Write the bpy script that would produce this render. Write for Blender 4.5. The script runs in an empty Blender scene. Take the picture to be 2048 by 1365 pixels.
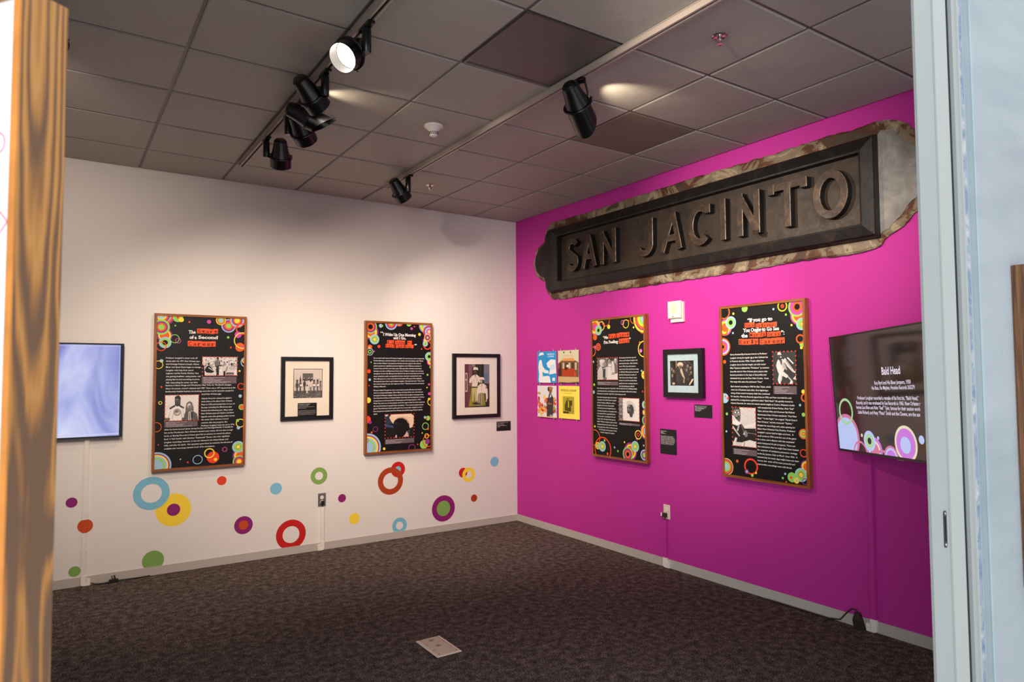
import bpy, bmesh, math, random
from mathutils import Vector, Matrix
from math import pi, sin, cos, radians as rad

random.seed(7)
SC = bpy.context.scene
COL = SC.collection

# ------------------------------------------------------------------ room numbers (metres)
H = 3.197            # ceiling height
TILE = 0.6096        # ceiling grid module
GX, GY = 0.543, 0.533  # first grid line away from the purple wall / from the white wall
XL = -5.45           # far left wall (out of frame)
YF = -4.89           # plane of the front opening and of the fluted partition

# ------------------------------------------------------------------ camera
cam = bpy.data.cameras.new('camera')
co = bpy.data.objects.new('camera', cam); COL.objects.link(co)
cam.sensor_width = 36.0
cam.lens = 1357.0 * 36.0 / 2048.0
fwd = Vector((0.55653763, 0.82939281, 0.04871787)).normalized()
up = Vector((-0.02286731, -0.04332429, 0.99879933))
right = fwd.cross(up).normalized(); up = right.cross(fwd).normalized()
co.matrix_world = Matrix(((right.x, up.x, -fwd.x, -4.0978), (right.y, up.y, -fwd.y, -6.0207),
                          (right.z, up.z, -fwd.z, 1.5515), (0, 0, 0, 1)))
cam.clip_start = 0.05
cam.dof.use_dof = True
cam.dof.focus_distance = 5.0
cam.dof.aperture_fstop = 5.6
SC.camera = co

# ------------------------------------------------------------------ world (bright daylit atrium around the gallery)
w = bpy.data.worlds.new('daylight'); SC.world = w; w.use_nodes = True
w.node_tree.nodes['Background'].inputs[0].default_value = (0.92, 0.965, 1.0, 1)
w.node_tree.nodes['Background'].inputs[1].default_value = 0.66
SC.view_settings.view_transform = 'Standard'
SC.view_settings.look = 'None'
SC.view_settings.exposure = 0.0
SC.view_settings.gamma = 1.0
SC.view_settings.use_curve_mapping = False
SC.cycles.max_bounces = 7
SC.cycles.diffuse_bounces = 4
SC.cycles.glossy_bounces = 3
SC.cycles.transmission_bounces = 6
SC.cycles.caustics_reflective = False
SC.cycles.caustics_refractive = False
SC.cycles.sample_clamp_indirect = 4.0

# unseen area light added over the lobby to brighten floor, ceiling and flutes
sk = bpy.data.lights.new('lobby_fill', 'AREA'); sk.shape = 'RECTANGLE'; sk.size = 5.5; sk.size_y = 3.5; sk.energy = 260; sk.color = (0.90, 0.96, 1.0)
so = bpy.data.objects.new('lobby_fill', sk); COL.objects.link(so); so.location = (-1.5, -8.2, 6.5)
so.rotation_euler = (rad(12), 0, 0)

# unseen area light added for daylight, behind and left of the viewer
wl = bpy.data.lights.new('lobby_daylight', 'AREA'); wl.shape = 'RECTANGLE'; wl.size = 3.4; wl.size_y = 2.8; wl.energy = 300; wl.color = (0.86, 0.93, 1.0)
wo = bpy.data.objects.new('lobby_daylight', wl); COL.objects.link(wo); wo.location = (-7.6, -8.8, 1.9)
wo.rotation_euler = (Vector((-0.3, -3.9, 1.1)) - Vector((-7.6, -8.8, 1.9))).to_track_quat('-Z', 'Y').to_euler()

WARM = (1.0, 0.84, 0.71)

# ------------------------------------------------------------------ materials
def lin(c):
    out = []
    for v in c[:3]:
        v = v / 255.0
        out.append(v / 12.92 if v <= 0.04045 else ((v + 0.055) / 1.055) ** 2.4)
    return (out[0], out[1], out[2], 1.0)

class NT:
    def __init__(s, name):
        s.m = bpy.data.materials.new(name); s.m.use_nodes = True
        s.t = s.m.node_tree; s.n = s.t.nodes; s.b = s.n['Principled BSDF']
    def new(s, typ, **kw):
        nd = s.n.new(typ)
        for k, v in kw.items():
            if k.startswith('i_'):
                key = k[2:]
                nd.inputs[int(key) if key.isdigit() else key].default_value = v
            else: setattr(nd, k, v)
        return nd
    def ln(s, a, b): s.t.links.new(a, b)
    def coord(s, scale=(1, 1, 1)):
        tc = s.new('ShaderNodeTexCoord'); mp = s.new('ShaderNodeMapping')
        mp.inputs['Scale'].default_value = scale
        s.ln(tc.outputs['Object'], mp.inputs['Vector']); return mp.outputs[0]
    def noise(s, scale, detail=4, rough=0.55, vec=None, dist=0.0):
        nd = s.new('ShaderNodeTexNoise'); nd.inputs['Scale'].default_value = scale
        nd.inputs['Detail'].default_value = detail; nd.inputs['Roughness'].default_value = rough
        nd.inputs['Distortion'].default_value = dist
        s.ln(vec if vec is not None else s.coord(), nd.inputs['Vector']); return nd.outputs['Fac']
    def ramp(s, fac, stops, interp='LINEAR'):
        r = s.new('ShaderNodeValToRGB'); r.color_ramp.interpolation = interp
        e = r.color_ramp.elements
        e[0].position, e[0].color = stops[0][0], stops[0][1]
        e[1].position, e[1].color = stops[-1][0], stops[-1][1]
        for p, c in stops[1:-1]:
            x = e.new(p); x.color = c
        s.ln(fac, r.inputs[0]); return r.outputs[0]
    def bump(s, height, strength=0.3, dist=0.002):
        b = s.new('ShaderNodeBump'); b.inputs['Strength'].default_value = strength
        b.inputs['Distance'].default_value = dist
        s.ln(height, b.inputs['Height']); s.ln(b.outputs[0], s.b.inputs['Normal'])
    def base(s, out): s.ln(out, s.b.inputs['Base Color'])

def mat(name, c, rough=0.5, metal=0.0, spec=0.5, emit=None, es=1.0, var=0.0, vs=30.0, bump=0.0, bs=200.0):
    t = NT(name)
    t.b.inputs['Base Color'].default_value = lin(c)
    t.b.inputs['Roughness'].default_value = rough
    t.b.inputs['Metallic'].default_value = metal
    t.b.inputs['Specular IOR Level'].default_value = spec
    if emit:
        t.b.inputs['Emission Color'].default_value = lin(emit)
        t.b.inputs['Emission Strength'].default_value = es
    if var:
        a = lin([v * (1 - var) for v in c]); b = lin([min(255, v * (1 + var)) for v in c])
        t.base(t.ramp(t.noise(vs), [(0.3, a), (0.7, b)]))
    if bump: t.bump(t.noise(bs, 3), bump)
    return t.m

M = {}
def wallmat(name, c):
    t = NT(name); t.b.inputs['Base Color'].default_value = lin(c)
    t.b.inputs['Roughness'].default_value = 0.62
    t.b.inputs['Specular IOR Level'].default_value = 0.3
    t.bump(t.noise(160, 4, 0.6), 0.12, 0.0015)
    return t.m
M['white'] = wallmat('white_paint', (228, 222, 214))
M['magenta'] = wallmat('magenta_paint', (188, 46, 146))
M['grey_wall'] = wallmat('pale_grey_paint', (225, 226, 226))

t = NT('carpet')
v = t.coord()
n1 = t.noise(125, 3, 0.8, v); n2 = t.noise(22, 3, 0.5, v)
mx = t.new('ShaderNodeMath', operation='ADD'); sc = t.new('ShaderNodeMath', operation='MULTIPLY', i_1=0.35)
t.ln(n2, sc.inputs[0]); t.ln(n1, mx.inputs[0]); t.ln(sc.outputs[0], mx.inputs[1])
t.base(t.ramp(mx.outputs[0], [(0.54, lin((35, 29, 26))), (0.65, lin((70, 60, 55))), (0.73, lin((105, 92, 85))), (0.82, lin((150, 134, 125)))]))
t.b.inputs['Roughness'].default_value = 0.95; t.b.inputs['Specular IOR Level'].default_value = 0.1
t.bump(n1, 0.7, 0.006); M['carpet'] = t.m

t = NT('ceiling_tile_board')
v = t.coord()
t.base(t.ramp(t.noise(260, 3, 0.7, v), [(0.35, lin((154, 149, 140))), (0.65, lin((177, 171, 161)))]))
t.b.inputs['Roughness'].default_value = 0.55; t.b.inputs['Specular IOR Level'].default_value = 0.35
t.bump(t.noise(3.5, 2, 0.5, v), 0.35, 0.02); M['tile'] = t.m
M['tile_dark'] = mat('dark_ceiling_tile', (118, 106, 92), 0.8, bump=0.2)
M['tbar'] = mat('grid_bar_metal', (96, 88, 82), 0.35, 0.2)
t = NT('perforated_metal')
br = t.new('ShaderNodeTexVoronoi', i_Scale=120.0, voronoi_dimensions='2D'); br.inputs['Randomness'].default_value = 0.0
t.ln(t.coord(), br.inputs['Vector'])
t.base(t.ramp(br.outputs['Distance'], [(0.30, lin((30, 27, 26))), (0.44, lin((122, 114, 108)))]))
t.b.inputs['Roughness'].default_value = 0.45; M['perf'] = t.m
M['track'] = mat('track_enamel', (168, 154, 142), 0.35, 0.1)
M['black'] = mat('black_enamel', (11, 11, 13), 0.25, 0.0, 0.6)
M['blackm'] = mat('matt_black', (12, 11, 12), 0.7)
M['slot'] = mat('track_slot_black', (6, 6, 6), 0.6)
M['inner'] = mat('lamp_reflector', (235, 225, 210), 0.3)
M['lampglow'] = mat('lit_lamp', (255, 245, 235), 0.5, emit=(255, 240, 225), es=9.0)
M['plastic_w'] = mat('white_plastic', (236, 228, 216), 0.4)
M['plastic_d'] = mat('dark_slots', (40, 34, 32), 0.6)
M['cream'] = mat('cream_plastic', (240, 228, 208), 0.45)
M['chrome'] = mat('chrome', (215, 210, 205), 0.18, 1.0)
M['base_l'] = mat('grey_vinyl_base', (186, 178, 168), 0.5)
M['base_r'] = mat('grey_vinyl_base_right', (186, 178, 168), 0.5)
M['steel'] = mat('brushed_steel_plate', (150, 146, 140), 0.38, 0.75)
M['brass_plate'] = mat('tan_metal_plate', (236, 214, 194), 0.42, 0.15)
M['plate_in'] = mat('tan_metal_cover', (212, 190, 170), 0.5, 0.15)
M['cable'] = mat('brown_cable', (44, 28, 24), 0.5)
M['dark_cable'] = mat('black_cable', (18, 14, 14), 0.5)

def wood(name, c0, c1, c2, scale=(1, 1, 1), k=14.0, rough=0.35):
    t = NT(name); v = t.coord(scale)
    n = t.noise(k, 5, 0.6, v, 1.2)
    t.base(t.ramp(n, [(0.32, lin(c0)), (0.5, lin(c1)), (0.68, lin(c2))]))
    t.b.inputs['Roughness'].default_value = rough
    t.bump(n, 0.15, 0.001); return t.m
M['walnut'] = wood('walnut_upright', (104, 54, 20), (142, 80, 32), (170, 102, 44), (60, 2.2, 60), 1.0)
M['walnut_x'] = wood('walnut_rail', (104, 54, 20), (142, 80, 32), (170, 102, 44), (2.2, 60, 60), 1.0)
M['walnut_r'] = wood('walnut_dull', (74, 46, 30), (108, 72, 48), (142, 98, 66), (70, 2.5, 70), 1.0)
M['walnut_rx'] = wood('walnut_dull_rail', (74, 46, 30), (108, 72, 48), (142, 98, 66), (2.5, 70, 70), 1.0)
t = NT('bold_grain_wood')      # long flame-shaped rings, stretched along the board
tc = t.new('ShaderNodeTexCoord'); mp = t.new('ShaderNodeMapping')
mp.inputs['Scale'].default_value = (1, 1, 1)
t.ln(tc.outputs['Object'], mp.inputs['Vector'])
sx = t.new('ShaderNodeSeparateXYZ'); t.ln(mp.outputs[0], sx.inputs[0])
def mth(op, a_, b_=None, c_=None):
    nd = t.new('ShaderNodeMath', operation=op)
    for i_, v_ in enumerate((a_, b_, c_)):
        if v_ is None: continue
        if isinstance(v_, (int, float)): nd.inputs[i_].default_value = v_
        else: t.ln(v_, nd.inputs[i_])
    return nd.outputs[0]
wn = t.noise(1.0, 3, 0.5, t.coord((18, 18, 2.0)), 0.2); wf = t.noise(1.0, 3, 0.6, t.coord((120, 120, 6.0)), 0.2)
yy = mth('DIVIDE', mth('ADD', sx.outputs[1], 0.026), 0.03)
zz = mth('SUBTRACT', sx.outputs[2], 0.52)
bend = mth('ADD', mth('MULTIPLY', zz, -2.2), mth('MULTIPLY', mth('DIVIDE', zz, mth('ADD', mth('ABSOLUTE', zz), 0.1)), -1.3))
arch = mth('MULTIPLY', mth('MULTIPLY', yy, yy), bend)
ff = mth('ADD', mth('ADD', mth('MULTIPLY', sx.outputs[2], 3.4), arch), mth('ADD', mth('MULTIPLY', wn, 3.4), mth('MULTIPLY', wf, 0.5)))
fo = mth('MULTIPLY', mth('PINGPONG', ff, 0.5), 2.0)
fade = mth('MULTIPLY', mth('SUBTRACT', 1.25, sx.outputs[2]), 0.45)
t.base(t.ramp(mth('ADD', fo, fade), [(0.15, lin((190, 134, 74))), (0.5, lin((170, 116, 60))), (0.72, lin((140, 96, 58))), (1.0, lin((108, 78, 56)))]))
t.b.inputs['Roughness'].default_value = 0.32; M['grain'] = t.m
M['edge_wood'] = mat('orange_edge_wood', (204, 130, 58), 0.4, var=0.12, vs=8)

M['print'] = None
t = NT('printed_ink')
at = t.new('ShaderNodeAttribute', attribute_name='ink'); t.base(at.outputs['Color'])
t.b.inputs['Roughness'].default_value = 0.6; t.b.inputs['Specular IOR Level'].default_value = 0.25
M['print'] = t.m
t = NT('screen_pixels')
at = t.new('ShaderNodeAttribute', attribute_name='ink')
t.ln(at.outputs['Color'], t.b.inputs['Emission Color']); t.b.inputs['Emission Strength'].default_value = 0.9
t.b.inputs['Base Color'].default_value = (0.01, 0.01, 0.01, 1); t.b.inputs['Roughness'].default_value = 0.15
M['pixels'] = t.m
M['panel_face'] = mat('black_panel_print', (14, 12, 13), 0.5, spec=0.3)
M['frame_black'] = mat('black_frame', (12, 11, 12), 0.35)
M['mat_board'] = mat('cream_mat_board', (236, 222, 200), 0.8)
M['mat_white'] = mat('white_mat_board', (238, 226, 212), 0.8)
M['mat_blue'] = mat('pale_blue_mat', (178, 202, 208), 0.8)
M['ink_w'] = mat('white_ink', (236, 230, 224), 0.6)
t = NT('picture_glass')
tp = t.new('ShaderNodeBsdfTransparent'); gl = t.new('ShaderNodeBsdfGlossy'); gl.inputs['Roughness'].default_value = 0.03
lw = t.new('ShaderNodeLayerWeight'); pw_ = t.new('ShaderNodeMath', operation='POWER', i_1=5.0); ma = t.new('ShaderNodeMath', operation='MULTIPLY_ADD', i_1=0.7, i_2=0.025)
ms = t.new('ShaderNodeMixShader'); t.ln(lw.outputs['Facing'], pw_.inputs[0]); t.ln(pw_.outputs[0], ma.inputs[0])
t.ln(ma.outputs[0], ms.inputs[0]); t.ln(tp.outputs[0], ms.inputs[1]); t.ln(gl.outputs[0], ms.inputs[2])
t.ln(ms.outputs[0], t.n['Material Output'].inputs[0])
M['glass'] = t.m
M['screen_dark'] = mat('dark_screen_glass', (14, 11, 10), 0.07, 0.0, 0.9, emit=(38, 27, 24), es=0.7)
M['tv_shell'] = mat('gloss_black_shell', (9, 9, 11), 0.2)

t = NT('screen_video')
v = t.coord((2.4, 1, 1.7))
n = t.noise(1.5, 4, 0.45, v, 0.7)
c = t.ramp(n, [(0.28, lin((82, 92, 165))), (0.42, lin((138, 142, 208))), (0.55, lin((178, 184, 232))), (0.72, lin((222, 226, 248)))])
t.ln(c, t.b.inputs['Emission Color']); t.b.inputs['Emission Strength'].default_value = 1.0
t.b.inputs['Base Color'].default_value = (0.01, 0.01, 0.01, 1); t.b.inputs['Roughness'].default_value = 0.2
M['video'] = t.m

def patchy(name, stops, scale, bmp=0.5, metal=0.5, rough=0.45, s2=1.0):
    t = NT(name); v = t.coord()
    n = t.noise(scale, 6, 0.62, v, 0.8)
    t.base(t.ramp(n, stops)); t.b.inputs['Metallic'].default_value = metal
    r = t.new('ShaderNodeMapRange'); r.inputs['To Min'].default_value = rough - 0.15; r.inputs['To Max'].default_value = rough + 0.2
    t.ln(t.noise(scale * 3, 4, 0.6, v), r.inputs['Value']); t.ln(r.outputs[0], t.b.inputs['Roughness'])
    t.bump(t.noise(scale * 2.2, 6, 0.65, v), bmp, 0.006); return t.m
M['sign_dark'] = patchy('tarred_sheet_metal', [(0.3, lin((14, 11, 10))), (0.55, lin((26, 21, 18))), (0.75, lin((52, 41, 33)))], 9, 0.35, 0.35, 0.42)
M['sign_panel'] = patchy('brown_sheet_metal', [(0.3, lin((38, 31, 25))), (0.55, lin((56, 46, 37))), (0.75, lin((74, 60, 48)))], 7, 0.25, 0.3, 0.45)
M['sign_letter'] = patchy('letter_sheet_metal', [(0.3, lin((44, 34, 28))), (0.55, lin((66, 53, 42))), (0.78, lin((104, 82, 62)))], 12, 0.3, 0.35, 0.4)
M['sign_worn_highlight'] = mat('worn_edge_highlight', (96, 80, 62), 0.4, 0.3, var=0.4, vs=40)  # paler chamfers: edge highlight put into the colour, along with wear
M['sign_side'] = mat('shade_black_sides', (17, 13, 12), 0.5, 0.1)  # near-black sides: shade of letter and frame flanks put into the colour
M['sign_edge'] = patchy('flaking_painted_tin', [(0.36, lin((66, 56, 44))), (0.43, lin((74, 42, 22))), (0.475, lin((96, 60, 34))), (0.485, lin((118, 104, 82))), (0.56, lin((126, 112, 90))), (0.58, lin((160, 142, 112))), (0.64, lin((146, 130, 104))), (0.67, lin((84, 72, 58)))], 4.0, 0.9, 0.15, 0.5)
M['sign_zinc'] = patchy('spangled_zinc', [(0.3, lin((104, 102, 98))), (0.5, lin((132, 130, 126))), (0.62, lin((152, 150, 144))), (0.80, lin((110, 96, 80)))], 5, 0.5, 0.15, 0.45)

M['alum'] = mat('satin_aluminium', (172, 176, 174), 0.5, 0.2, 0.5)
M['alum_b'] = mat('satin_aluminium_inner', (184, 186, 183), 0.5, 0.2, 0.5)
M['gasket'] = mat('black_gasket', (22, 28, 28), 0.6)
t = NT('worn_foil_tape')
t.base(t.ramp(t.noise(9, 5, 0.65, t.coord((1, 1, 1)), 1.0), [(0.36, lin((112, 134, 172))), (0.5, lin((158, 170, 190))), (0.62, lin((214, 212, 216)))]))
t.b.inputs['Roughness'].default_value = 0.3; t.b.inputs['Metallic'].default_value = 0.4; M['foil'] = t.m
t = NT('fluted_polycarbonate')
wvt = t.new('ShaderNodeTexWave', i_Scale=1.0 / 0.011 * 0.5 / 1.59155 * 1.0); wvt.bands_direction = 'X'
t.ln(t.coord(), wvt.inputs['Vector'])
nz = t.noise(1.0, 3, 0.6, t.coord((1.2, 1.2, 6.0)))
mm = t.new('ShaderNodeMath', operation='MULTIPLY'); t.ln(wvt.outputs['Fac'], mm.inputs[0]); t.ln(nz, mm.inputs[1])
t.base(t.ramp(mm.outputs[0], [(0.0, lin((178, 202, 210))), (0.5, lin((230, 246, 250)))])); t.b.inputs['Roughness'].default_value = 0.12
t.b.inputs['Specular IOR Level'].default_value = 0.7
tr = t.new('ShaderNodeBsdfTranslucent'); tr.inputs[0].default_value = lin((222, 230, 234))
mxs = t.new('ShaderNodeMixShader', i_0=0.6)
t.ln(t.b.outputs[0], mxs.inputs[1]); t.ln(tr.outputs[0], mxs.inputs[2])
t.ln(mxs.outputs[0], t.n['Material Output'].inputs[0]); M['poly'] = t.m
M['lobby'] = mat('pale_terrazzo', (222, 222, 218), 0.4, var=0.05)

# ------------------------------------------------------------------ mesh helpers
class MB:
    def __init__(s): s.v = []; s.f = []; s.c = []
    def add(s, vs, fs, col=None):
        o = len(s.v); s.v += [tuple(p) for p in vs]
        for f in fs: s.f.append([i + o for i in f]); s.c.append(col)
        return s
    def box(s, x0, x1, y0, y1, z0, z1, col=None):
        if x0 > x1: x0, x1 = x1, x0
        if y0 > y1: y0, y1 = y1, y0
        if z0 > z1: z0, z1 = z1, z0
        vs = [(x, y, z) for z in (z0, z1) for y in (y0, y1) for x in (x0, x1)]
        return s.add(vs, [(0, 2, 3, 1), (4, 5, 7, 6), (0, 1, 5, 4), (2, 6, 7, 3), (0, 4, 6, 2), (1, 3, 7, 5)], col)
    def bevbox(s, x0, x1, y0, y1, z0, z1, b, axis='z', top=True):
        """box whose far face along +axis is chamfered by b"""
        X0, X1 = min(x0, x1), max(x0, x1); Y0, Y1 = min(y0, y1), max(y0, y1); Z0, Z1 = min(z0, z1), max(z0, z1)
        def ring(i, h): return [(X0 + i, Y0 + i, h), (X1 - i, Y0 + i, h), (X1 - i, Y1 - i, h), (X0 + i, Y1 - i, h)]
        vs = ring(b, Z0) + ring(0, Z0 + b) + ring(0, Z1 - b) + ring(b, Z1)
        fs = [(3, 2, 1, 0), (12, 13, 14, 15)]
        for k in range(3):
            for j in range(4): fs.append((4 * k + j, 4 * k + (j + 1) % 4, 4 * k + 4 + (j + 1) % 4, 4 * k + 4 + j))
        return s.add(vs, fs)
    def lathe(s, prof, n=24, mtx=None, col=None):
        vs = []
        for r, z in prof:
            for k in range(n):
                a = 2 * pi * k / n; vs.append(Vector((r * cos(a), r * sin(a), z)))
        if mtx: vs = [mtx @ p for p in vs]
        fs = []
        for i in range(len(prof) - 1):
            for k in range(n):
                a, b = i * n + k, i * n + (k + 1) % n
                fs.append((a, b, b + n, a + n))
        if prof[0][0] > 1e-5: fs.append(tuple(range(n))[::-1])
        if prof[-1][0] > 1e-5: fs.append(tuple((len(prof) - 1) * n + k for k in range(n)))
        return s.add(vs, fs, col)
    def tube(s, pts, r, n=8):
        pts = [Vector(p) for p in pts]; rings = []
        for i, p in enumerate(pts):
            a = pts[max(i - 1, 0)]; b = pts[min(i + 1, len(pts) - 1)]
            d = (b - a).normalized(); q = d.to_track_quat('Z', 'Y')
            rings += [p + q @ Vector((r * cos(2 * pi * k / n), r * sin(2 * pi * k / n), 0)) for k in range(n)]
        fs = []
        for i in range(len(pts) - 1):
            for k in range(n):
                a, b = i * n + k, i * n + (k + 1) % n; fs.append((a, b, b + n, a + n))
        fs += [tuple(range(n))[::-1], tuple((len(pts) - 1) * n + k for k in range(n))]
        return s.add(rings, fs)
    def prism(s, poly, d0, d1, to3, col=None):
        n = len(poly)
        vs = [to3(u, v_, d0) for u, v_ in poly] + [to3(u, v_, d1) for u, v_ in poly]
        fs = [tuple(range(n)), tuple(range(2 * n - 1, n - 1, -1))]
        fs += [(k, k + n, (k + 1) % n + n, (k + 1) % n) for k in range(n)]
        return s.add(vs, fs, col)
    def build(s, name, m, parent=None, smooth=False, angle=None, sec=None, third=None):
        me = bpy.data.meshes.new(name); me.from_pydata(s.v, [], s.f); me.update()
        if any(c is not None for c in s.c):
            at = me.color_attributes.new('ink', 'FLOAT_COLOR', 'CORNER')
            k = 0; arr = []
            for p, c in zip(me.polygons, s.c):
                arr += list(lin(c or (0, 0, 0))) * p.loop_total
            at.data.foreach_set('color', arr)
        else:
            bm = bmesh.new(); bm.from_mesh(me); bmesh.ops.recalc_face_normals(bm, faces=bm.faces); bm.to_mesh(me); bm.free()
        if smooth:
            for p in me.polygons: p.use_smooth = True
            try: me.set_sharp_from_angle(angle=rad(angle or 35))
            except Exception: pass
        me.materials.append(m)
        if sec:
            me.materials.append(sec)
            if third: me.materials.append(third)
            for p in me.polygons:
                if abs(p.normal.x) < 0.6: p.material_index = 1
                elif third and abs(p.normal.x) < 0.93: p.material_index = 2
        o = bpy.data.objects.new(name, me); COL.objects.link(o)
        if parent: o.parent = parent
        return o

def tag(o, label=None, cat=None, group=None, kind=None):
    if label: o['label'] = label
    if cat: o['category'] = cat
    if group: o['group'] = group
    if kind: o['kind'] = kind
    return o
def thing(name, label, cat, loc=(0, 0, 0), mtx=None, group=None):
    o = bpy.data.objects.new(name, None); COL.objects.link(o); o.empty_display_size = 0.1
    if mtx is not None: o.matrix_world = mtx
    else: o.location = loc
    return tag(o, label, cat, group)
def inv_build(mb, name, m, parent, **k):
    """mesh given in world space, stored relative to its parent"""
    imw = parent.matrix_world.inverted() if parent.matrix_world != Matrix() else Matrix.Translation(-parent.location)
    mb.v = [tuple(imw @ Vector(p)) for p in mb.v]
    return mb.build(name, m, parent, **k)
def wallframe(side, along, z, off=0.0):
    """local frame on a wall: +X runs rightwards as seen, +Y up, +Z out of the wall into the room"""
    if side == 'white':
        return Matrix(((1, 0, 0, along), (0, 0, -1, -off), (0, 1, 0, z), (0, 0, 0, 1)))
    return Matrix(((0, 0, -1, -off), (-1, 0, 0, along), (0, 1, 0, z), (0, 0, 0, 1)))

# ------------------------------------------------------------------ printing helpers
INK = {'B': (158, 194, 216), 'P': (150, 52, 130), 'M': (208, 78, 160), 'Y': (250, 216, 64), 'O': (226, 96, 40),
       'R': (240, 68, 36), 'G': (146, 208, 92), 'K': (16, 13, 14), 'W': (238, 232, 226)}
def clip(poly, x0, y0, x1, y1):
    for ax, lim, sg in ((0, x0, 1), (0, x1, -1), (1, y0, 1), (1, y1, -1)):
        out = []
        for i in range(len(poly)):
            a, b = poly[i], poly[(i + 1) % len(poly)]
            ia, ib = (a[ax] - lim) * sg >= 0, (b[ax] - lim) * sg >= 0
            if ia: out.append(a)
            if ia != ib:
                k = (lim - a[ax]) / (b[ax] - a[ax])
                out.append((a[0] + (b[0] - a[0]) * k, a[1] + (b[1] - a[1]) * k))
        poly = out
        if len(poly) < 3: return []
    return poly
class Ink(MB):
    """flat printing: x right, y up, tiny z steps so later ink lies over earlier ink"""
    def __init__(s, x0, y0, x1, y1, z=0.0005, dz=0.00004):
        super().__init__(); s.b = (x0, y0, x1, y1); s.z = z; s.dz = dz
    def step(s): s.z += s.dz
    def poly(s, pts, c, cl=True):
        if cl: pts = clip(list(pts), *s.b)
        if len(pts) >= 3: s.add([(p[0], p[1], s.z) for p in pts], [tuple(range(len(pts)))], c)
    def rect(s, x0, y0, x1, y1, c): s.poly([(x0, y0), (x1, y0), (x1, y1), (x0, y1)], c); s.step()
    def ell(s, x, y, rx, ry, c, n=20, a0=0.0):
        ca, sa = cos(a0), sin(a0)
        s.poly([(x + rx * cos(2 * pi * k / n) * ca - ry * sin(2 * pi * k / n) * sa,
                 y + rx * cos(2 * pi * k / n) * sa + ry * sin(2 * pi * k / n) * ca) for k in range(n)], c); s.step()
    def ring(s, x, y, r, ri, c, ex=1.0):
        n = 32 if r > 0.02 else 20
        for k in range(n):
            a, b = 2 * pi * k / n, 2 * pi * (k + 1) / n
            s.poly([(x + r * cos(a) * ex, y + r * sin(a)), (x + r * cos(b) * ex, y + r * sin(b)),
                    (x + ri * cos(b) * ex, y + ri * sin(b)), (x + ri * cos(a) * ex, y + ri * sin(a))], c)
        s.step()

_TC = {}
def glyphs(txt, bold=0.0, res=2):
    key = (txt, bold, res)
    if key not in _TC:
        c = bpy.data.curves.new('type', 'FONT'); c.body = txt; c.resolution_u = res; c.offset = bold
        o = bpy.data.objects.new('type', c); COL.objects.link(o)
        me = bpy.data.meshes.new_from_object(o)
        vs = [(v.co.x, v.co.y) for v in me.vertices]; fs = [tuple(p.vertices) for p in me.polygons]
        bpy.data.objects.remove(o); bpy.data.curves.remove(c); bpy.data.meshes.remove(me)
        xs = [p[0] for p in vs] or [0, 1]
        use = {}
        for f in fs:
            for i in range(len(f)):
                e = (min(f[i], f[i - 1]), max(f[i], f[i - 1])); use.setdefault(e, []).append(f)
        ends = []     # flat stem ends: (x0, x1, y, +1 when the letter lies above)
        for (i, j), ff in use.items():
            if len(ff) == 1 and abs(vs[i][1] - vs[j][1]) < 0.004 and 0.055 < abs(vs[i][0] - vs[j][0]) < 0.21:
                cy = sum(vs[q][1] for q in ff[0]) / len(ff[0])
                ends.append((min(vs[i][0], vs[j][0]), max(vs[i][0], vs[j][0]), vs[i][1], 1 if cy > vs[i][1] else -1))
        _TC[key] = (vs, fs, min(xs), max(xs), ends)
    return _TC[key]
def put_text(ink, txt, x0, ymid, width, size, c=(236, 230, 224), bold=0.012, res=2, xh=0.36):
    vs, fs, a, b, _ = glyphs(txt, bold, res)
    k = width / max(b - a, 1e-6)
    o = [(x0 + (x - a) * k, ymid + (y - xh) * size, ink.z) for x, y in vs]
    ink.add(o, [tuple(f) for f in fs], c)
def slab_text(ink, txt, x0, ymid, width, size, c, bold=0.03):
    """heavier lettering with slab feet on the stems, as on the exhibition headings"""
    vs, fs, a, b, ends = glyphs(txt, bold, 3)
    k = width / max(b - a, 1e-6)
    ink.add([(x0 + (x - a) * k, ymid + (y - 0.34) * size, ink.z) for x, y in vs], [tuple(f) for f in fs], c)
    ink.step()
    for e0, e1, y, s in ends:
        pa, pb = x0 + (e0 - 0.065 - a) * k, x0 + (e1 + 0.065 - a) * k; ya = ymid + (y - 0.34) * size; yb = ya + s * 0.085 * size
        ink.poly([(pa, ya), (pb, ya), (pb, yb), (pa, yb)], c)
    ink.step()

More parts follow.
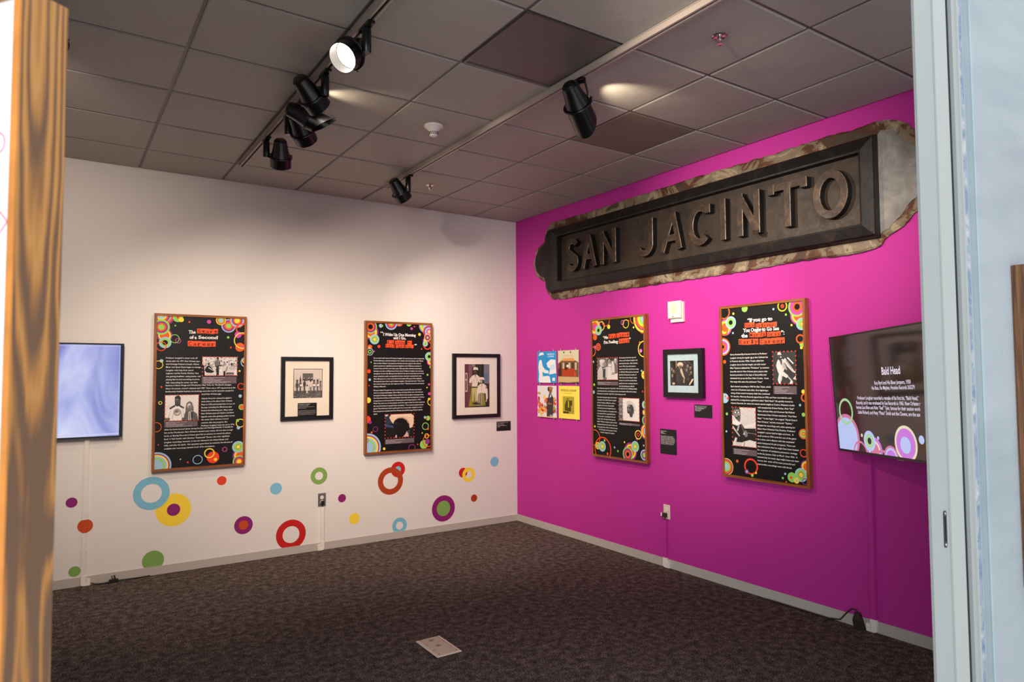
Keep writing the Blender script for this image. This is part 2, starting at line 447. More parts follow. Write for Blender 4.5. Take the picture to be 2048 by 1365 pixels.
# ------------------------------------------------------------------ layout of the printed panels (mm from the top left of the print)
PANEL_START = {
 'rings': [
  (56,3,[(69,'P'),(56,'O'),(42,'B'),(27,'Y')]), (29,-6,[(63,'P'),(52,'O'),(40,'Y'),(31,'B'),(16,'Y')]), (54,155,[(56,'P'),(45,'Y'),(34,'O')]), 
  (30,90,[(61,'G'),(47,'P'),(34,'O'),(22,'G')]), (147,9,[(37,'G'),(11,'R')]), (172,26,[(19,'Y')]), (231,42,[(7,'O')]), (129,75,[(6,'G')]), 
  (378,35,[(16,'M')]), (59,212,[(45,'B'),(34,'G'),(20,'K')]), (32,241,38,32,'R'), (127,180,35,30,'G'), (152,196,21,17,'M'), 
  (529,63,[(56,'B'),(47,'P'),(33,'O'),(20,'G')]), (596,16,[(62,'O'),(54,'B'),(42,'P'),(32,'O'),(22,'Y')]), 
  (469,20,[(39,'Y'),(33,'O'),(23,'G'),(14,'B')]), (635,86,50,38,'R'), (605,135,[(27,'M')]), (621,239,[(37,'O')]), (638,242,[(14,'M')]), 
  (641,183,69,61,'Y'), (527,159,[(10,'G')]), (549,243,[(8,'R')]), (658,355,[(18,'Y'),(12,'O')]), (671,364,43,36,'B'), (620,438,[(8,'Y')]), 
  (634,567,28,22,'R'), (628,647,[(13,'B')]), (641,739,[(24,'G'),(17,'O')]), (633,872,36,29,'Y'), (610,850,[(12,'G')]), (618,910,[(14,'B')]), 
  (36,357,[(13,'B')]), (15,388,33,28,'Y'), (39,563,[(7,'R')]), (33,688,14,9,'Y'), (7,877,39,34,'O'), (25,1015,[(5,'M')]), 
  (14,1178,[(106,'B'),(94,'P'),(85,'Y'),(74,'B'),(62,'G'),(48,'B')]), (184,1139,[(6,'G')]), (238,1167,[(7,'R')]), (310,1151,37,31,'B'), 
  (425,1141,[(47,'R')]), (397,1105,40,31,'Y'), (444,1159,[(13,'Y')]), (513,1082,20,15,'M'), (635,1140,[(60,'P'),(48,'Y'),(34,'O')]), 
  (626,1189,[(50,'G'),(40,'P'),(28,'O'),(18,'Y')]), (618,1068,[(48,'B'),(36,'G'),(19,'P'),(15,'Y')]), ],
 'titles': [
  (253, 122, 52, 'The', 'w'), (369, 113, 156, 'Start', 'p'), (261, 165, 53, 'of a', 'w'), (373, 163, 147, 'Second', 'w'), 
  (327, 217, 207, 'Career', 'p'), ],
 'body': [
  (67, 333, 229, 'Professor Longhair’s career took off'), (68, 358, 245, 'slowly after his 1971 New Orleans Jazz'), 
  (68, 382, 241, 'and Heritage Festival triumph. Allison'), (68, 406, 254, 'Miner and Quint Davis began to manage'), 
  (69, 431, 198, 'Longhair with help from sound'), (69, 455, 238, 'engineer and fan Parker Dinkins. Fess'), 
  (69, 480, 252, 'was getting healthier, eating better, and'), (70, 504, 247, 'playing like he had something to prove.'), 
  (70, 529, 233, 'Still, relaunching his career was slow.'), 
  (67, 551, 493, 'Sessions in Baton Rouge and Woodstock, New York, for The Band’s manager,'), 
  (67, 576, 523, 'Albert Grossman, weren’t released until 1987. There was a 1971 appearance at the'), 
  (68, 600, 509, 'Smithsonian Folklife Festival, but bookings were few and far between except for'), (331, 625, 151, 'small New Orleans gigs.'), 
  (330, 660, 231, 'Atlantic Records released Longhair’s'), (330, 684, 236, 'early sides as the album New Orleans'), 
  (330, 709, 257, 'Piano in 1972 and booked him on tour of'), (331, 733, 233, 'Europe, including the Montreux Jazz'), 
  (331, 758, 243, 'Festival the following year. Many other'), (331, 782, 250, 'New Orleans jazz and rhythm and blues'), 
  (331, 807, 256, 'legends were also getting acclaim across'), (332, 831, 206, 'the ocean. Even without a record'), 
  (332, 856, 199, 'contract, this was progress. But'), (332, 880, 255, 'Professor Longhair’s luck ran out in 1974,'), 
  (64, 899, 513, 'when his house burned down during the Jazz and Heritage Festival. A benefit for'), 
  (65, 924, 508, 'him at the Warehouse, New Orleans’s storied music venue, did not raise enough'), 
  (65, 949, 492, 'funds, so Barclay Records in France gave him an advance to record the album'), 
  (66, 974, 484, 'Rock ’n’ Roll Gumbo with Clarence “Gatemouth” Brown. Like other significant'), 
  (66, 999, 474, 'Longhair recordings, however, it was not released in the United States until'), 
  (66, 1024, 507, '1985, well after his death.  His reputation grew from his concerts, but the lack of'), 
  (67, 1049, 370, 'available new recordings stymied much of his momentum.'), ],
 'photos': [
  (334,323,601,475), (67,629,310,832), ],
 'caps': [
  (331,484,597,541), (65,837,305,883), ],
}
PANEL_WAKE = {
 'rings': [
  (38,89,[(71,'P'),(57,'Y'),(39,'O')]), (31,38,[(64,'G'),(54,'P'),(39,'O'),(23,'K')]), (72,155,[(47,'B'),(34,'G'),(20,'P'),(16,'Y')]), 
  (132,26,[(18,'B')]), (146,26,[(11,'G')]), (321,-16,[(41,'O'),(27,'B')]), (238,1,[(60,'B'),(48,'P'),(35,'O'),(19,'G')]), (422,-7,[(28,'G')]), 
  (451,42,[(13,'M')]), (481,21,[(7,'O')]), (606,6,[(76,'B'),(70,'P'),(64,'Y'),(49,'G'),(34,'B')]), 
  (637,67,[(62,'R'),(55,'P'),(43,'B'),(30,'M'),(16,'Y'),(7,'B')]), (601,154,[(28,'M'),(18,'Y')]), (620,199,45,34,'R'), 
  (622,125,[(36,'Y'),(30,'P'),(11,'G')]), (598,185,[(28,'B'),(20,'G'),(4,'K')]), (535,96,[(14,'Y')]), (558,238,[(7,'O')]), (115,221,[(15,'R')]), 
  (26,226,[(21,'O')]), (19,234,[(9,'Y')]), (25,272,34,28,'B'), (25,272,18,10,'G'), (67,268,[(8,'M')]), (38,370,[(6,'G')]), (16,453,[(19,'R')]), 
  (25,532,[(12,'B')]), (19,587,[(6,'R')]), (12,722,[(26,'Y')]), (14,726,[(6,'G')]), (2,901,[(35,'R')]), (31,927,[(15,'P')]), (83,993,25,20,'P'), 
  (47,1021,[(10,'O')]), (7,1161,[(132,'B'),(116,'P'),(105,'Y'),(89,'B'),(74,'G'),(58,'B')]), (-3,1094,21,15,'P'), (171,1179,[(13,'Y')]), 
  (456,1190,36,30,'P'), (656,413,[(14,'G')]), (651,362,[(36,'M'),(25,'Y'),(11,'O')]), (639,311,[(44,'B'),(33,'G'),(16,'K')]), (622,490,[(10,'G')]), 
  (638,583,[(11,'M')]), (616,614,[(7,'Y')]), (642,675,[(15,'M')]), (656,755,36,28,'Y'), (638,726,[(12,'Y')]), (594,903,[(13,'B')]), 
  (627,912,[(23,'G')]), (612,913,[(9,'R')]), (599,989,36,29,'G'), (626,1017,[(10,'O')]), (565,1053,[(7,'Y')]), (583,1164,[(43,'G')]), 
  (628,1133,60,51,'R'), (620,1139,[(26,'P')]), (613,1084,24,17,'Y'), (517,1160,[(7,'R')]), ],
 'titles': [
  (143, 95, 26, '“', 'w'), (327, 105, 335, 'I Wake Up One Morning', 'w'), (327, 136, 129, 'and I Go,', 'w'), (233, 176, 68, 'I’m', 'p'), 
  (330, 176, 102, 'Going', 'p'), (430, 175, 45, 'to', 'p'), (228, 213, 90, 'Find', 'p'), (331, 214, 89, 'This', 'p'), (428, 214, 83, 'Guy.', 'p'), 
  (492, 206, 24, '”', 'w'), ],
 'body': [
  (64, 330, 525, 'No one had really heard of Professor Longhair for several years until a young artist,'), 
  (64, 354, 510, 'Hudson Marquez, started looking for him. Hudson had a fascination with “Mardi'), 
  (64, 379, 487, 'Gras in New Orleans” and wanted to find the man who played it. He endured'), 
  (64, 403, 494, 'police harassment, rightfully paranoid neighbors, and indifferent musicians in'), 
  (64, 427, 494, 'a search that took him more than a year. Marquez tells a fantastic story about'), 
  (64, 451, 515, 'honing in on a bar on Melpomene Street where Professor Longhair was running a'), 
  (64, 475, 519, 'card game. It was a bar Marquez had visited in his search many times, but he had'), 
  (64, 500, 494, 'never noticed the stairs running behind the bar. And after meeting Fess’s wife,'), 
  (64, 524, 499, 'Alice, Marquez saw a man come down those stairs with a gun in his waistband.'), 
  (64, 548, 521, 'Marquez just knew that it was Professor Longhair. The bartender said, “That white'), 
  (64, 572, 521, 'boy’s been looking for you. He’s right over there.” Then Fess sat down and started'), (64, 596, 123, 'talking to Marquez.'), 
  (64, 631, 493, 'Marquez helped Fess get his music career back on track. Marquez was friends'), 
  (64, 655, 510, 'with two young musicologists, Allison Miner and Quint Davis, who also had been'), 
  (64, 680, 515, 'looking for Professor Longhair. Miner and Davis found Longhair sweeping out the'), 
  (64, 704, 522, 'One Stop Record Shop on Rampart Street. Soon they were booking him, including'), 
  (64, 729, 490, 'an appearance at the second New Orleans Jazz and Heritage Festival in 1971.'), 
  (64, 753, 528, 'When Fess came on, so many people rushed the stage to hear his iconic songs that'), 
  (64, 778, 512, 'the rest of the festival stopped. Davis remembers, “The crowd just gathered and'), 
  (64, 802, 508, 'gaped. They had never heard anything like him. It was truly a magical moment.”'), 
  (64, 827, 505, 'Fess continued to headline the New Orleans Jazz and Heritage Festival until his'), (64, 851, 40, 'death.'), ],
 'photos': [
  (180,862,478,1083), ],
 'caps': [
  (180,1095,480,1139), ],
}
PANEL_CHIEF = {
 'rings': [
  (31,51,[(77,'M'),(63,'Y'),(43,'O'),(23,'M')]), (181,5,53,45,'O'), (120,52,44,36,'Y'), (82,87,[(46,'B'),(33,'G'),(16,'K')]), (220,64,[(19,'Y')]), 
  (160,36,[(8,'O')]), (398,37,21,15,'M'), (438,52,38,32,'Y'), (472,29,[(9,'O')]), (532,88,[(9,'Y')]), 
  (653,17,[(121,'Y'),(103,'P'),(92,'O'),(72,'Y'),(52,'G'),(34,'B')]), (537,14,44,37,'O'), (632,122,24,19,'O'), (650,275,69,60,'Y'), 
  (614,289,[(17,'M')]), (615,292,[(7,'B')]), (604,218,[(9,'O')]), (35,148,[(28,'O')]), (-4,275,47,37,'O'), 
  (78,237,[(34,'O'),(23,'K'),(18,'O'),(8,'K')]), (35,238,[(15,'M')]), (10,370,[(10,'B')]), (621,457,[(9,'B')]), (654,491,[(35,'Y')]), 
  (637,491,[(7,'O')]), (17,578,[(12,'G')]), (9,646,[(15,'B')]), (629,629,[(7,'R')]), (20,955,[(10,'Y')]), (648,803,[(28,'P'),(20,'Y')]), 
  (668,959,[(70,'P'),(59,'Y'),(47,'O'),(36,'B')]), (657,867,[(38,'G'),(28,'P')]), (654,739,[(34,'B'),(21,'G'),(11,'K')]), (556,1029,[(13,'P')]), 
  (571,992,39,31,'Y'), (571,992,17,10,'R'), (405,1067,[(9,'Y')]), (279,1123,[(9,'B')]), (321,1151,[(9,'G')]), (633,1076,[(8,'B')]), 
  (18,1056,73,65,'O'), (125,1152,111,100,'R'), (58,1126,[(32,'Y'),(24,'O'),(18,'G'),(10,'B')]), (119,1127,[(46,'B'),(33,'G'),(19,'P'),(16,'Y')]), 
  (150,1072,[(11,'G')]), (188,1186,[(12,'O')]), (478,1139,[(76,'P'),(61,'Y'),(47,'O')]), (444,1166,[(62,'G'),(50,'P'),(35,'O'),(18,'K')]), 
  (534,1093,[(46,'B'),(35,'G'),(17,'P'),(14,'Y')]), (642,1154,[(45,'B'),(34,'P'),(20,'G')]), ],
 'titles': [
  (175, 157, 66, '“Me', 'w'), (263, 150, 95, 'Big', 'p'), (400, 144, 156, 'Chief', 'p'), (246, 199, 182, 'I’m Feeling', 'w'), 
  (415, 195, 129, 'Good', 'p'), (488, 187, 16, '”', 'w'), ],
 'body': [
  (349, 342, 204, 'All musicians have their ups and'), (349, 366, 222, 'downs, and Professor Longhair had'), 
  (348, 391, 225, 'more than his share.  After setbacks'), (348, 416, 203, 'in the 1950s, Fess came back to'), 
  (347, 440, 238, 'record two of his most famous songs'), (347, 465, 234, 'in 1959 and 1964, issued on the local'), 
  (346, 489, 212, 'label Ron Records; his remake of'), (346, 514, 217, '“Mardi Gras in New Orleans” slowly'), 
  (345, 538, 217, 'became the Carnival standard that'), (345, 563, 222, 'people now hear countless times in'), 
  (344, 587, 185, 'the days leading up to Mardi'), 
  (56, 608, 508, 'Gras. Nineteen sixty-four’s “Big Chief,” with its surprise horns, whistling melody,'), 
  (56, 633, 502, 'wonderful piano line, and exclamatory lyrics, also became a Mardi Gras classic.'), 
  (55, 658, 369, 'Nothing else sounds like “Big Chief,” and nothing ever will.'), (56, 689, 255, 'Even with such great songs, the currents'), 
  (56, 713, 253, 'of popular music left Professor Longhair'), (56, 738, 238, 'behind. Finding it difficult to make a'), 
  (55, 762, 222, 'living from his music, he gradually'), (55, 786, 241, 'retreated and resumed gambling and'), 
  (55, 811, 256, 'running card games, an occupation that'), (54, 835, 240, 'had sustained him in past hard times.'), 
  (54, 859, 240, 'He once said, “I just played cards, but'), (53, 883, 237, 'craps, I don’t like games that get me'), 
  (53, 907, 255, 'killed.” Within a couple of years, he had'), (53, 931, 258, 'disappeared from the music world, and'), 
  (52, 955, 267, 'few people knew of him or where he was.'), (76, 978, 229, 'For all intents and purposes, he had'), 
  (92, 1001, 188, 'become a legend and a ghost.'), ],
 'photos': [
  (62,338,331,533), (336,690,586,882), ],
 'caps': [
  (59,549,332,582), (336,903,589,921), ],
}
PANEL_EARLY = {
 'rings': [
  (21,27,51,40,'O'), (102,42,[(9,'Y')]), (200,13,[(25,'G')]), (433,36,[(8,'B')]), (502,21,37,29,'Y'), (502,21,[(14,'R')]), 
  (626,91,[(66,'M'),(55,'Y'),(42,'O')]), (612,35,[(66,'G'),(55,'M'),(33,'O'),(20,'K')]), (643,151,[(41,'B'),(30,'G'),(15,'M'),(11,'Y')]), 
  (528,81,[(8,'G')]), (568,154,[(8,'Y')]), (27,138,[(60,'M'),(48,'Y'),(32,'O')]), (17,163,35,24,'O'), (78,105,[(46,'B'),(33,'G'),(17,'K')]), 
  (4,279,[(66,'O'),(56,'B'),(44,'M'),(29,'O'),(13,'K')]), (96,182,[(8,'B')]), (17,389,[(13,'O')]), (636,307,[(10,'Y')]), (641,285,[(18,'G')]), 
  (629,249,31,21,'O'), (11,655,[(36,'B')]), (39,655,[(10,'R')]), (17,641,[(7,'O')]), (642,595,[(14,'Y')]), (652,634,29,19,'O'), (616,684,[(8,'B')]), 
  (639,745,[(13,'G')]), (28,768,[(10,'G')]), (21,895,[(8,'B')]), (636,871,[(34,'O'),(25,'G'),(13,'O'),(5,'Y')]), (633,996,27,20,'R'), 
  (14,1150,[(61,'Y'),(56,'P'),(49,'O'),(36,'G'),(22,'B'),(5,'Y')]), (111,1101,[(11,'O')]), (226,1127,57,45,'R'), (190,1166,[(17,'P'),(9,'B')]), 
  (235,1187,[(11,'G')]), (266,1167,[(8,'Y')]), (653,1083,[(44,'P'),(36,'Y'),(25,'O')]), (611,1140,[(45,'B'),(36,'G'),(20,'P'),(16,'Y')]), 
  (545,1163,[(33,'G')]), (539,1165,[(9,'R')]), (577,1180,[(20,'Y'),(8,'B')]), (639,1179,21,16,'P'), (495,1146,[(8,'B')]), (476,1176,[(8,'G')]), 
  (501,1198,[(6,'O')]), ],
 'titles': [
  (322, 99, 202, '“If you go to', 'w'), (238, 134, 82, 'New', 'p'), (373, 141, 167, 'Orleans,', 'p'), (329, 169, 289, 'You Ought to Go See', 'w'), 
  (195, 206, 51, 'the', 'w'), (303, 204, 131, 'Mardi', 'p'), (433, 206, 105, 'Gras', 'p'), (502, 200, 25, '”:', 'w'), (227, 250, 162, 'Early', 'p'), 
  (418, 254, 195, 'Career', 'p'), ],
 'body': [
  (67, 337, 309, 'Henry Roeland Byrd became known as Professor'), (66, 362, 315, 'Longhair during his regular gig at the Caldonia Inn'), 
  (65, 386, 282, 'in Tremé in the late 1940s. People called him'), (65, 411, 299, 'Longhair due to his hair length, and club owner'), 
  (64, 435, 324, 'Mike Tessitore dubbed him “Professor” (a common'), (64, 460, 311, 'honorific title for New Orleans piano players that'), 
  (63, 484, 302, 'became prevalent in the days of Storyville) and'), (62, 508, 320, 'christened his group the Four Hairs Combo.  From'), 
  (62, 533, 273, 'that stage title came the nickname “Fess.”'), (67, 567, 330, 'Byrd started recording in 1949 for Star Talent, which'), 
  (67, 591, 311, 'went out of business soon after, thus beginning a'), (66, 615, 324, 'string of bad record company deals that continued'), 
  (65, 639, 490, 'for decades. Mercury Records signed him in 1950, and Fess recorded his only'), 
  (65, 663, 499, 'national hit, a song about a girlfriend called “Bald Head.” He quickly moved to'), 
  (64, 687, 511, 'Atlantic Records, for whom he waxed several singles at Cosimo Matassa’s studio'), 
  (289, 711, 282, 'with saxophonists Robert Parker, Alvin “Red”'), (288, 735, 288, 'Tyler, and Lee Allen and drummer Earl Palmer'), 
  (287, 760, 301, 'that became New Orleans standards: “Hey Now'), (287, 785, 304, 'Baby,” “In the Night,” the original “Mardi Gras in'), 
  (286, 809, 273, 'New Orleans,” and the immortal “Tipitina.”'), (285, 834, 290, 'Despite his recordings and a stint opening for'), 
  (284, 858, 292, 'fellow New Orleanian Fats Domino, Professor'), (284, 882, 278, 'Longhair’s career had its highs and lows.  A'), 
  (283, 907, 298, 'small stroke in 1954 took him out of the game'), (282, 931, 287, 'for a time, and a dispute with the musicians’'), 
  (281, 956, 292, 'union hampered his job prospects. There are'), (281, 980, 316, 'also indications that he might have been busted'), 
  (280, 1004, 305, 'for suspicion of marijuana possession onstage'), (279, 1029, 307, 'at the San Jacinto Club on Mardi  Gras 1960.  It'), 
  (278, 1053, 320, 'seemed that his music days might have run their'), (278, 1077, 289, 'course, but  some of his most powerful and'), 
  (277, 1102, 267, 'memorable recordings were still ahead.'), ],
 'photos': [
  (419,328,593,546), (74,716,272,992), ],
 'caps': [
  (419,561,594,615), (76,1011,275,1053), ],
}

# ================================================================== THE SHELL
root_l = MB().box(XL - 0.15, 0.15, 0, 0.15, 0, H).build('wall_left', M['white']); tag(root_l, 'white wall with painted coloured dots, meeting the purple wall at the corner', kind='structure')
root_r = MB().box(0, 0.15, YF, -0.0001, 0, H).build('wall_right', M['magenta']); tag(root_r, 'bright magenta purple wall', kind='structure')
tag(MB().box(XL - 0.15, XL, YF - 0.1, 0, 0, H).build('wall_back_left', M['white']), kind='structure')
tag(MB().box(XL - 0.15, -4.36, YF - 0.12, YF, 0, H).build('wall_front_left', M['grey_wall']), kind='structure')
tag(MB().box(-4.36, -1.72, YF - 0.12, YF, H + 0.005, 4.2).build('wall_front_header', M['grey_wall']), kind='structure')
fl = MB().box(XL - 0.15, 0.15, YF - 0.03, 0.15, -0.1, 0).build('floor', M['carpet']); tag(fl, 'dark brown speckled carpet', kind='structure')
tag(MB().box(XL - 2, 3, -12, YF - 0.03, -0.1, 0).build('floor_lobby', M['lobby']), kind='structure')

# baseboards (cut where the cable channels run over them)
def base_run(side, a, b, name, m):
    mb = MB()
    if side == 'white': mb.box(a, b, -0.007, -0.0005, 0.0005, 0.066)
    else: mb.box(-0.007, -0.0005, a, b, 0.0005, 0.068)
    return tag(mb.build(name, m), 'pale grey vinyl baseboard', kind='structure')
base_run('white', XL, -0.0075, 'baseboard_left', M['base_l'])
base_run('purple', YF + 0.01, -0.0005, 'baseboard_right', M['base_r'])

# ------------------------------------------------------------------ ceiling
ceil = tag(MB().box(XL - 0.15, 0.15, YF, 0.15, H + 0.03, H + 0.15).build('ceiling', M['tile_dark']), 'suspended grid ceiling of taupe tiles', kind='structure')
xs = [0.0] + [-(GX + k * TILE) for k in range(9)]; xs = [x for x in xs if x > XL] + [XL]
ys = [0.0] + [-(GY + k * TILE) for k in range(9)]; ys = [y for y in ys if y > YF] + [YF]
tile_cache = {}
def tile_mesh(wx, wy):
    key = (round(wx, 3), round(wy, 3))
    if key not in tile_cache:
        mb = MB(); g = 0.0085
        def ring(i, h): return [(-wx / 2 + i, -wy / 2 + i, h), (wx / 2 - i, -wy / 2 + i, h), (wx / 2 - i, wy / 2 - i, h), (-wx / 2 + i, wy / 2 - i, h)]
        vs = ring(g, 0.012) + ring(g, -0.004) + ring(g + 0.006, -0.0085) + ring(g + 0.045, -0.0098)
        fs = [(0, 1, 2, 3)]
        for k in range(3):
            for j in range(4): fs.append((4 * k + j, 4 * k + 4 + j, 4 * k + 4 + (j + 1) % 4, 4 * k + (j + 1) % 4))
        fs.append((15, 14, 13, 12))
        mb.add(vs, fs)
        o = mb.build('ceiling_tile', M['tile'], smooth=True, angle=12)
        tile_cache[key] = o.data; bpy.data.objects.remove(o)
    return tile_cache[key]
VENT = (3, 5)     # column between grid lines 2/3, row counted from the white wall
for i in range(len(xs) - 1):
    for j in range(len(ys) - 1):
        x0, x1, y0, y1 = xs[i + 1], xs[i], ys[j + 1], ys[j]
        if x1 - x0 < 0.03 or y1 - y0 < 0.03: continue
        if (i, j) == VENT: vent_rect = (x0, x1, y0, y1); continue
        o = bpy.data.objects.new('ceiling_tile', tile_mesh(x1 - x0, y1 - y0)); COL.objects.link(o)
        o.location = ((x0 + x1) / 2, (y0 + y1) / 2, H + 0.002); o.parent = ceil
        if (i, j) == (1, 4):
            o.data = o.data.copy(); o.data.materials[0] = M['tile_dark']; o['label'] = 'darker brown ceiling tile'
for x in xs[1:-1]: MB().box(x - 0.0075, x + 0.0075, YF + 0.001, -0.001, H + 0.0005, H + 0.028).build('grid_bar', M['tbar'], ceil)
for y in ys[1:-1]: MB().box(XL + 0.001, -0.001, y - 0.0075, y + 0.0075, H + 0.0015, H + 0.027).build('grid_bar', M['tbar'], ceil)
for nm, b in (('edge_angle', (XL, 0, -0.012, -0.0002)), ('edge_angle', (-0.012, -0.0002, YF, 0))):
    MB().box(b[0], b[1], b[2], b[3], H - 0.0005, H + 0.02).build(nm, M['tbar'], ceil)

x0, x1, y0, y1 = vent_rect
vt = thing('ceiling_vent', 'square perforated dark metal vent panel in the ceiling grid', 'vent', ((x0 + x1) / 2, (y0 + y1) / 2, H))
hw, hd = (x1 - x0) / 2 - 0.009, (y1 - y0) / 2 - 0.009
MB().box(-hw + 0.014, hw - 0.014, -hd + 0.014, hd - 0.014, -0.004, 0.004).build('perforated_plate', M['perf'], vt)
fr = MB()
for a in (-1, 1):
    fr.box(a * hw, a * (hw - 0.014), -hd, hd, -0.009, 0.01); fr.box(-hw + 0.014, hw - 0.014, a * hd, a * (hd - 0.014), -0.009, 0.01)
fr.build('vent_frame', M['tbar'], vt)

# ------------------------------------------------------------------ lighting tracks
def track(x, ya, yb, label):
    t = thing('lighting_track', label, 'track', (x, (ya + yb) / 2, H - 0.009)); L = abs(ya - yb) / 2; zb = -0.034
    b = MB()
    b.box(-0.018, -0.0075, -L, L, zb, 0); b.box(0.0075, 0.018, -L, L, zb, 0); b.box(-0.0075, 0.0075, -L, L, -0.006, 0)
    b.box(-0.023, 0.023, -L, L, -0.004, 0)
    b.build('housing', M['track'], t)
    MB().box(-0.0074, 0.0074, -L + 0.02, L - 0.004, -0.024, -0.0062).build('conductor_slot', M['slot'], t)
    for s in (-1, 1):
        MB().box(-0.0185, 0.0185, s * L, s * (L + 0.006), zb - 0.0005, 0).build('end_cap', M['track'], t)
    return t
T1X, T2X, T0X = -2.952, -1.772, -4.25
track(T1X, -0.60, -4.75, 'pale lighting track carrying five black spotlights')
tr2 = track(T2X, -0.64, -4.78, 'pale lighting track nearer the purple wall carrying two spotlights')
fd = MB().box(-0.02, 0.02, -2.07, -1.50, -0.0375, -0.0345).build('feed_cover', M['track'], tr2)
track(T0X, -0.62, -4.75, 'pale lighting track near the far left, mostly hidden by the wooden panel')

HEADS = []
def look(aim):
    return Vector(aim).normalized().to_track_quat('-Z', 'Y').to_matrix().to_4x4()
def head(tx, y, target, label, side=1, kind='stem', snoot=0.0, energy=60, cone=70, lit=False, blend=0.9, drop=None, scale=1.0, color=WARM, ssize=0.03, leak=None, sdir=1):
    """one can spotlight: track adapter, hanging stem or yoke, housing with rim, sleeve and optional cut snoot"""
    zb = H - 0.043
    t = thing('track_spotlight', label, 'spotlight', (tx, y, zb))
    MB().box(-0.016, 0.016, -0.06, 0.06, -0.014, 0).build('track_adapter', M['black'], t)
    tgt = Vector(target); start = Vector((tx, y, zb - 0.1))
    aim = (tgt - start).normalized()
    hz = Vector((aim.x, aim.y, 0)).normalized(); sd = Vector((hz.y, -hz.x, 0)) * side
    if kind == 'stem':
        MB().lathe([(0.019, -0.015), (0.0215, -0.022), (0.0215, -0.125), (0.018, -0.13)], 16).build('stem', M['black'], t, smooth=True)
        c = Vector((0, 0, -0.11)) + sd * 0.092
        MB().tube([Vector((0, 0, -0.11)) + sd * 0.02, c - sd * 0.045], 0.009).build('pivot', M['black'], t)
    else:
        c = Vector((0, 0, -0.125)) + hz * 0.01
        yk = MB()
        for s in (-1, 1):
            p0 = sd * s * 0.05 + Vector((0, 0, -0.012)); p1 = sd * s * 0.073 + c + aim * 0.01
            q = (p1 - p0); n = hz * 0.011; tk = sd * 0.0025
            yk.add([p0 - n - tk, p0 + n - tk, p0 + n + tk, p0 - n + tk, p1 - n - tk, p1 + n - tk, p1 + n + tk, p1 - n + tk],
                   [(0, 1, 2, 3), (7, 6, 5, 4), (0, 4, 5, 1), (1, 5, 6, 2), (2, 6, 7, 3), (3, 7, 4, 0)])
        yk.box(-0.012, 0.012, -0.012, 0.012, -0.03, -0.012)
        a, b = sd * 0.055, sd * -0.055
        yk.tube([a + Vector((0, 0, -0.016)), b + Vector((0, 0, -0.016))], 0.007)
        yk.build('yoke', M['black'], t)
    rot = look(aim); mt = Matrix.Translation(c) @ rot
    S = scale
    MB().lathe([(0.0, 0.118 * S), (0.030 * S, 0.116 * S), (0.041 * S, 0.105 * S), (0.052 * S, 0.04 * S), (0.062 * S, 0.006), (0.0635 * S, 0.0)], 28, mt).build('housing', M['black'], t, smooth=True)
    MB().lathe([(0.0635 * S, 0.0), (0.075 * S, 0.0), (0.077 * S, -0.004), (0.077 * S, -0.01), (0.07 * S, -0.014)], 28, mt).build('rim_ring', M['black'], t, smooth=True)
    ln = 0.075
    sl = MB()
    if snoot:
        n = 28; vs = []; ups = mt.to_3x3() @ Vector((0, 1, 0))
        for r in (0.066 * S, 0.063 * S):
            for zf in (0, 1):
                for k in range(n):
                    a = 2 * pi * k / n
                    zz = -0.012 if not zf else -0.05 - snoot * (0.5 - 0.5 * sin(a) * sdir)
                    vs.append(mt @ Vector((r * cos(a), r * sin(a), zz)))
        fs = []
        for k in range(n):
            k2 = (k + 1) % n
            fs += [(k, k2, n + k2, n + k), (2 * n + k, 3 * n + k, 3 * n + k2, 2 * n + k2), (n + k, n + k2, 3 * n + k2, 3 * n + k)]
        sl.add(vs, fs); sl.build('snoot', M['black'], t, smooth=True)
    else:
        sl.lathe([(0.069 * S, -0.012), (0.069 * S, -ln), (0.066 * S, -ln), (0.064 * S, -0.014)], 28, mt)
        sl.v = sl.v; sl.f = [f for f in sl.f if len(f) == 4]
        sl.build('sleeve', M['black'], t, smooth=True)
    MB().lathe([(0.0, -0.022), (0.055 * S, -0.02), (0.0625 * S, -0.016)], 24, mt).build('lens', M['lampglow'] if lit else M['inner'], t, smooth=True)
    for k in range(3):
        a = 2 * pi * k / 3 + 0.5
        MB().tube([mt @ Vector((0.076 * S * cos(a), 0.076 * S * sin(a), -0.007)), mt @ Vector((0.085 * S * cos(a), 0.085 * S * sin(a), -0.007))], 0.004, 6).build('clip', M['black'], t)
    if energy:
        l = bpy.data.lights.new('lamp_light', 'SPOT'); l.energy = energy; l.spot_size = rad(cone); l.spot_blend = blend
        l.color = color; l.shadow_soft_size = ssize
        lo = bpy.data.objects.new('lamp_light', l); COL.objects.link(lo); lo.parent = t
        lo.matrix_local = mt @ Matrix.Translation((0, 0, -0.03))
    if leak:      # light escaping through the cooling slots at the back of the housing
        l = bpy.data.lights.new('slot_light', 'SPOT'); l.energy = leak[2]; l.spot_size = rad(58); l.spot_blend = 1.0; l.color = (1.0, 0.84, 0.62); l.shadow_soft_size = 0.01
        lo = bpy.data.objects.new('slot_light', l); COL.objects.link(lo); lo.parent = t
        p = c + (Vector((0.10, 0.0, 0.02)) if sdir > 0 else Vector((0.02, -0.01, 0.09))); d_ = Vector((leak[0] - tx, leak[1] - y, 0.043)) - p
        lo.matrix_local = Matrix.Translation(p) @ look(d_)
    return t, mt
snoot_dir = 1
head(T1X, -3.13, (-5.0, -4.3, 1.1), 'black track spotlight with its lit white lamp facing the viewer', side=1, lit=True, energy=30, cone=80)
head(T1X, -2.55, (-0.1, -0.75, 1.15), 'second black spotlight from the near end of the left track, seen from behind', side=-1, energy=170, cone=78)
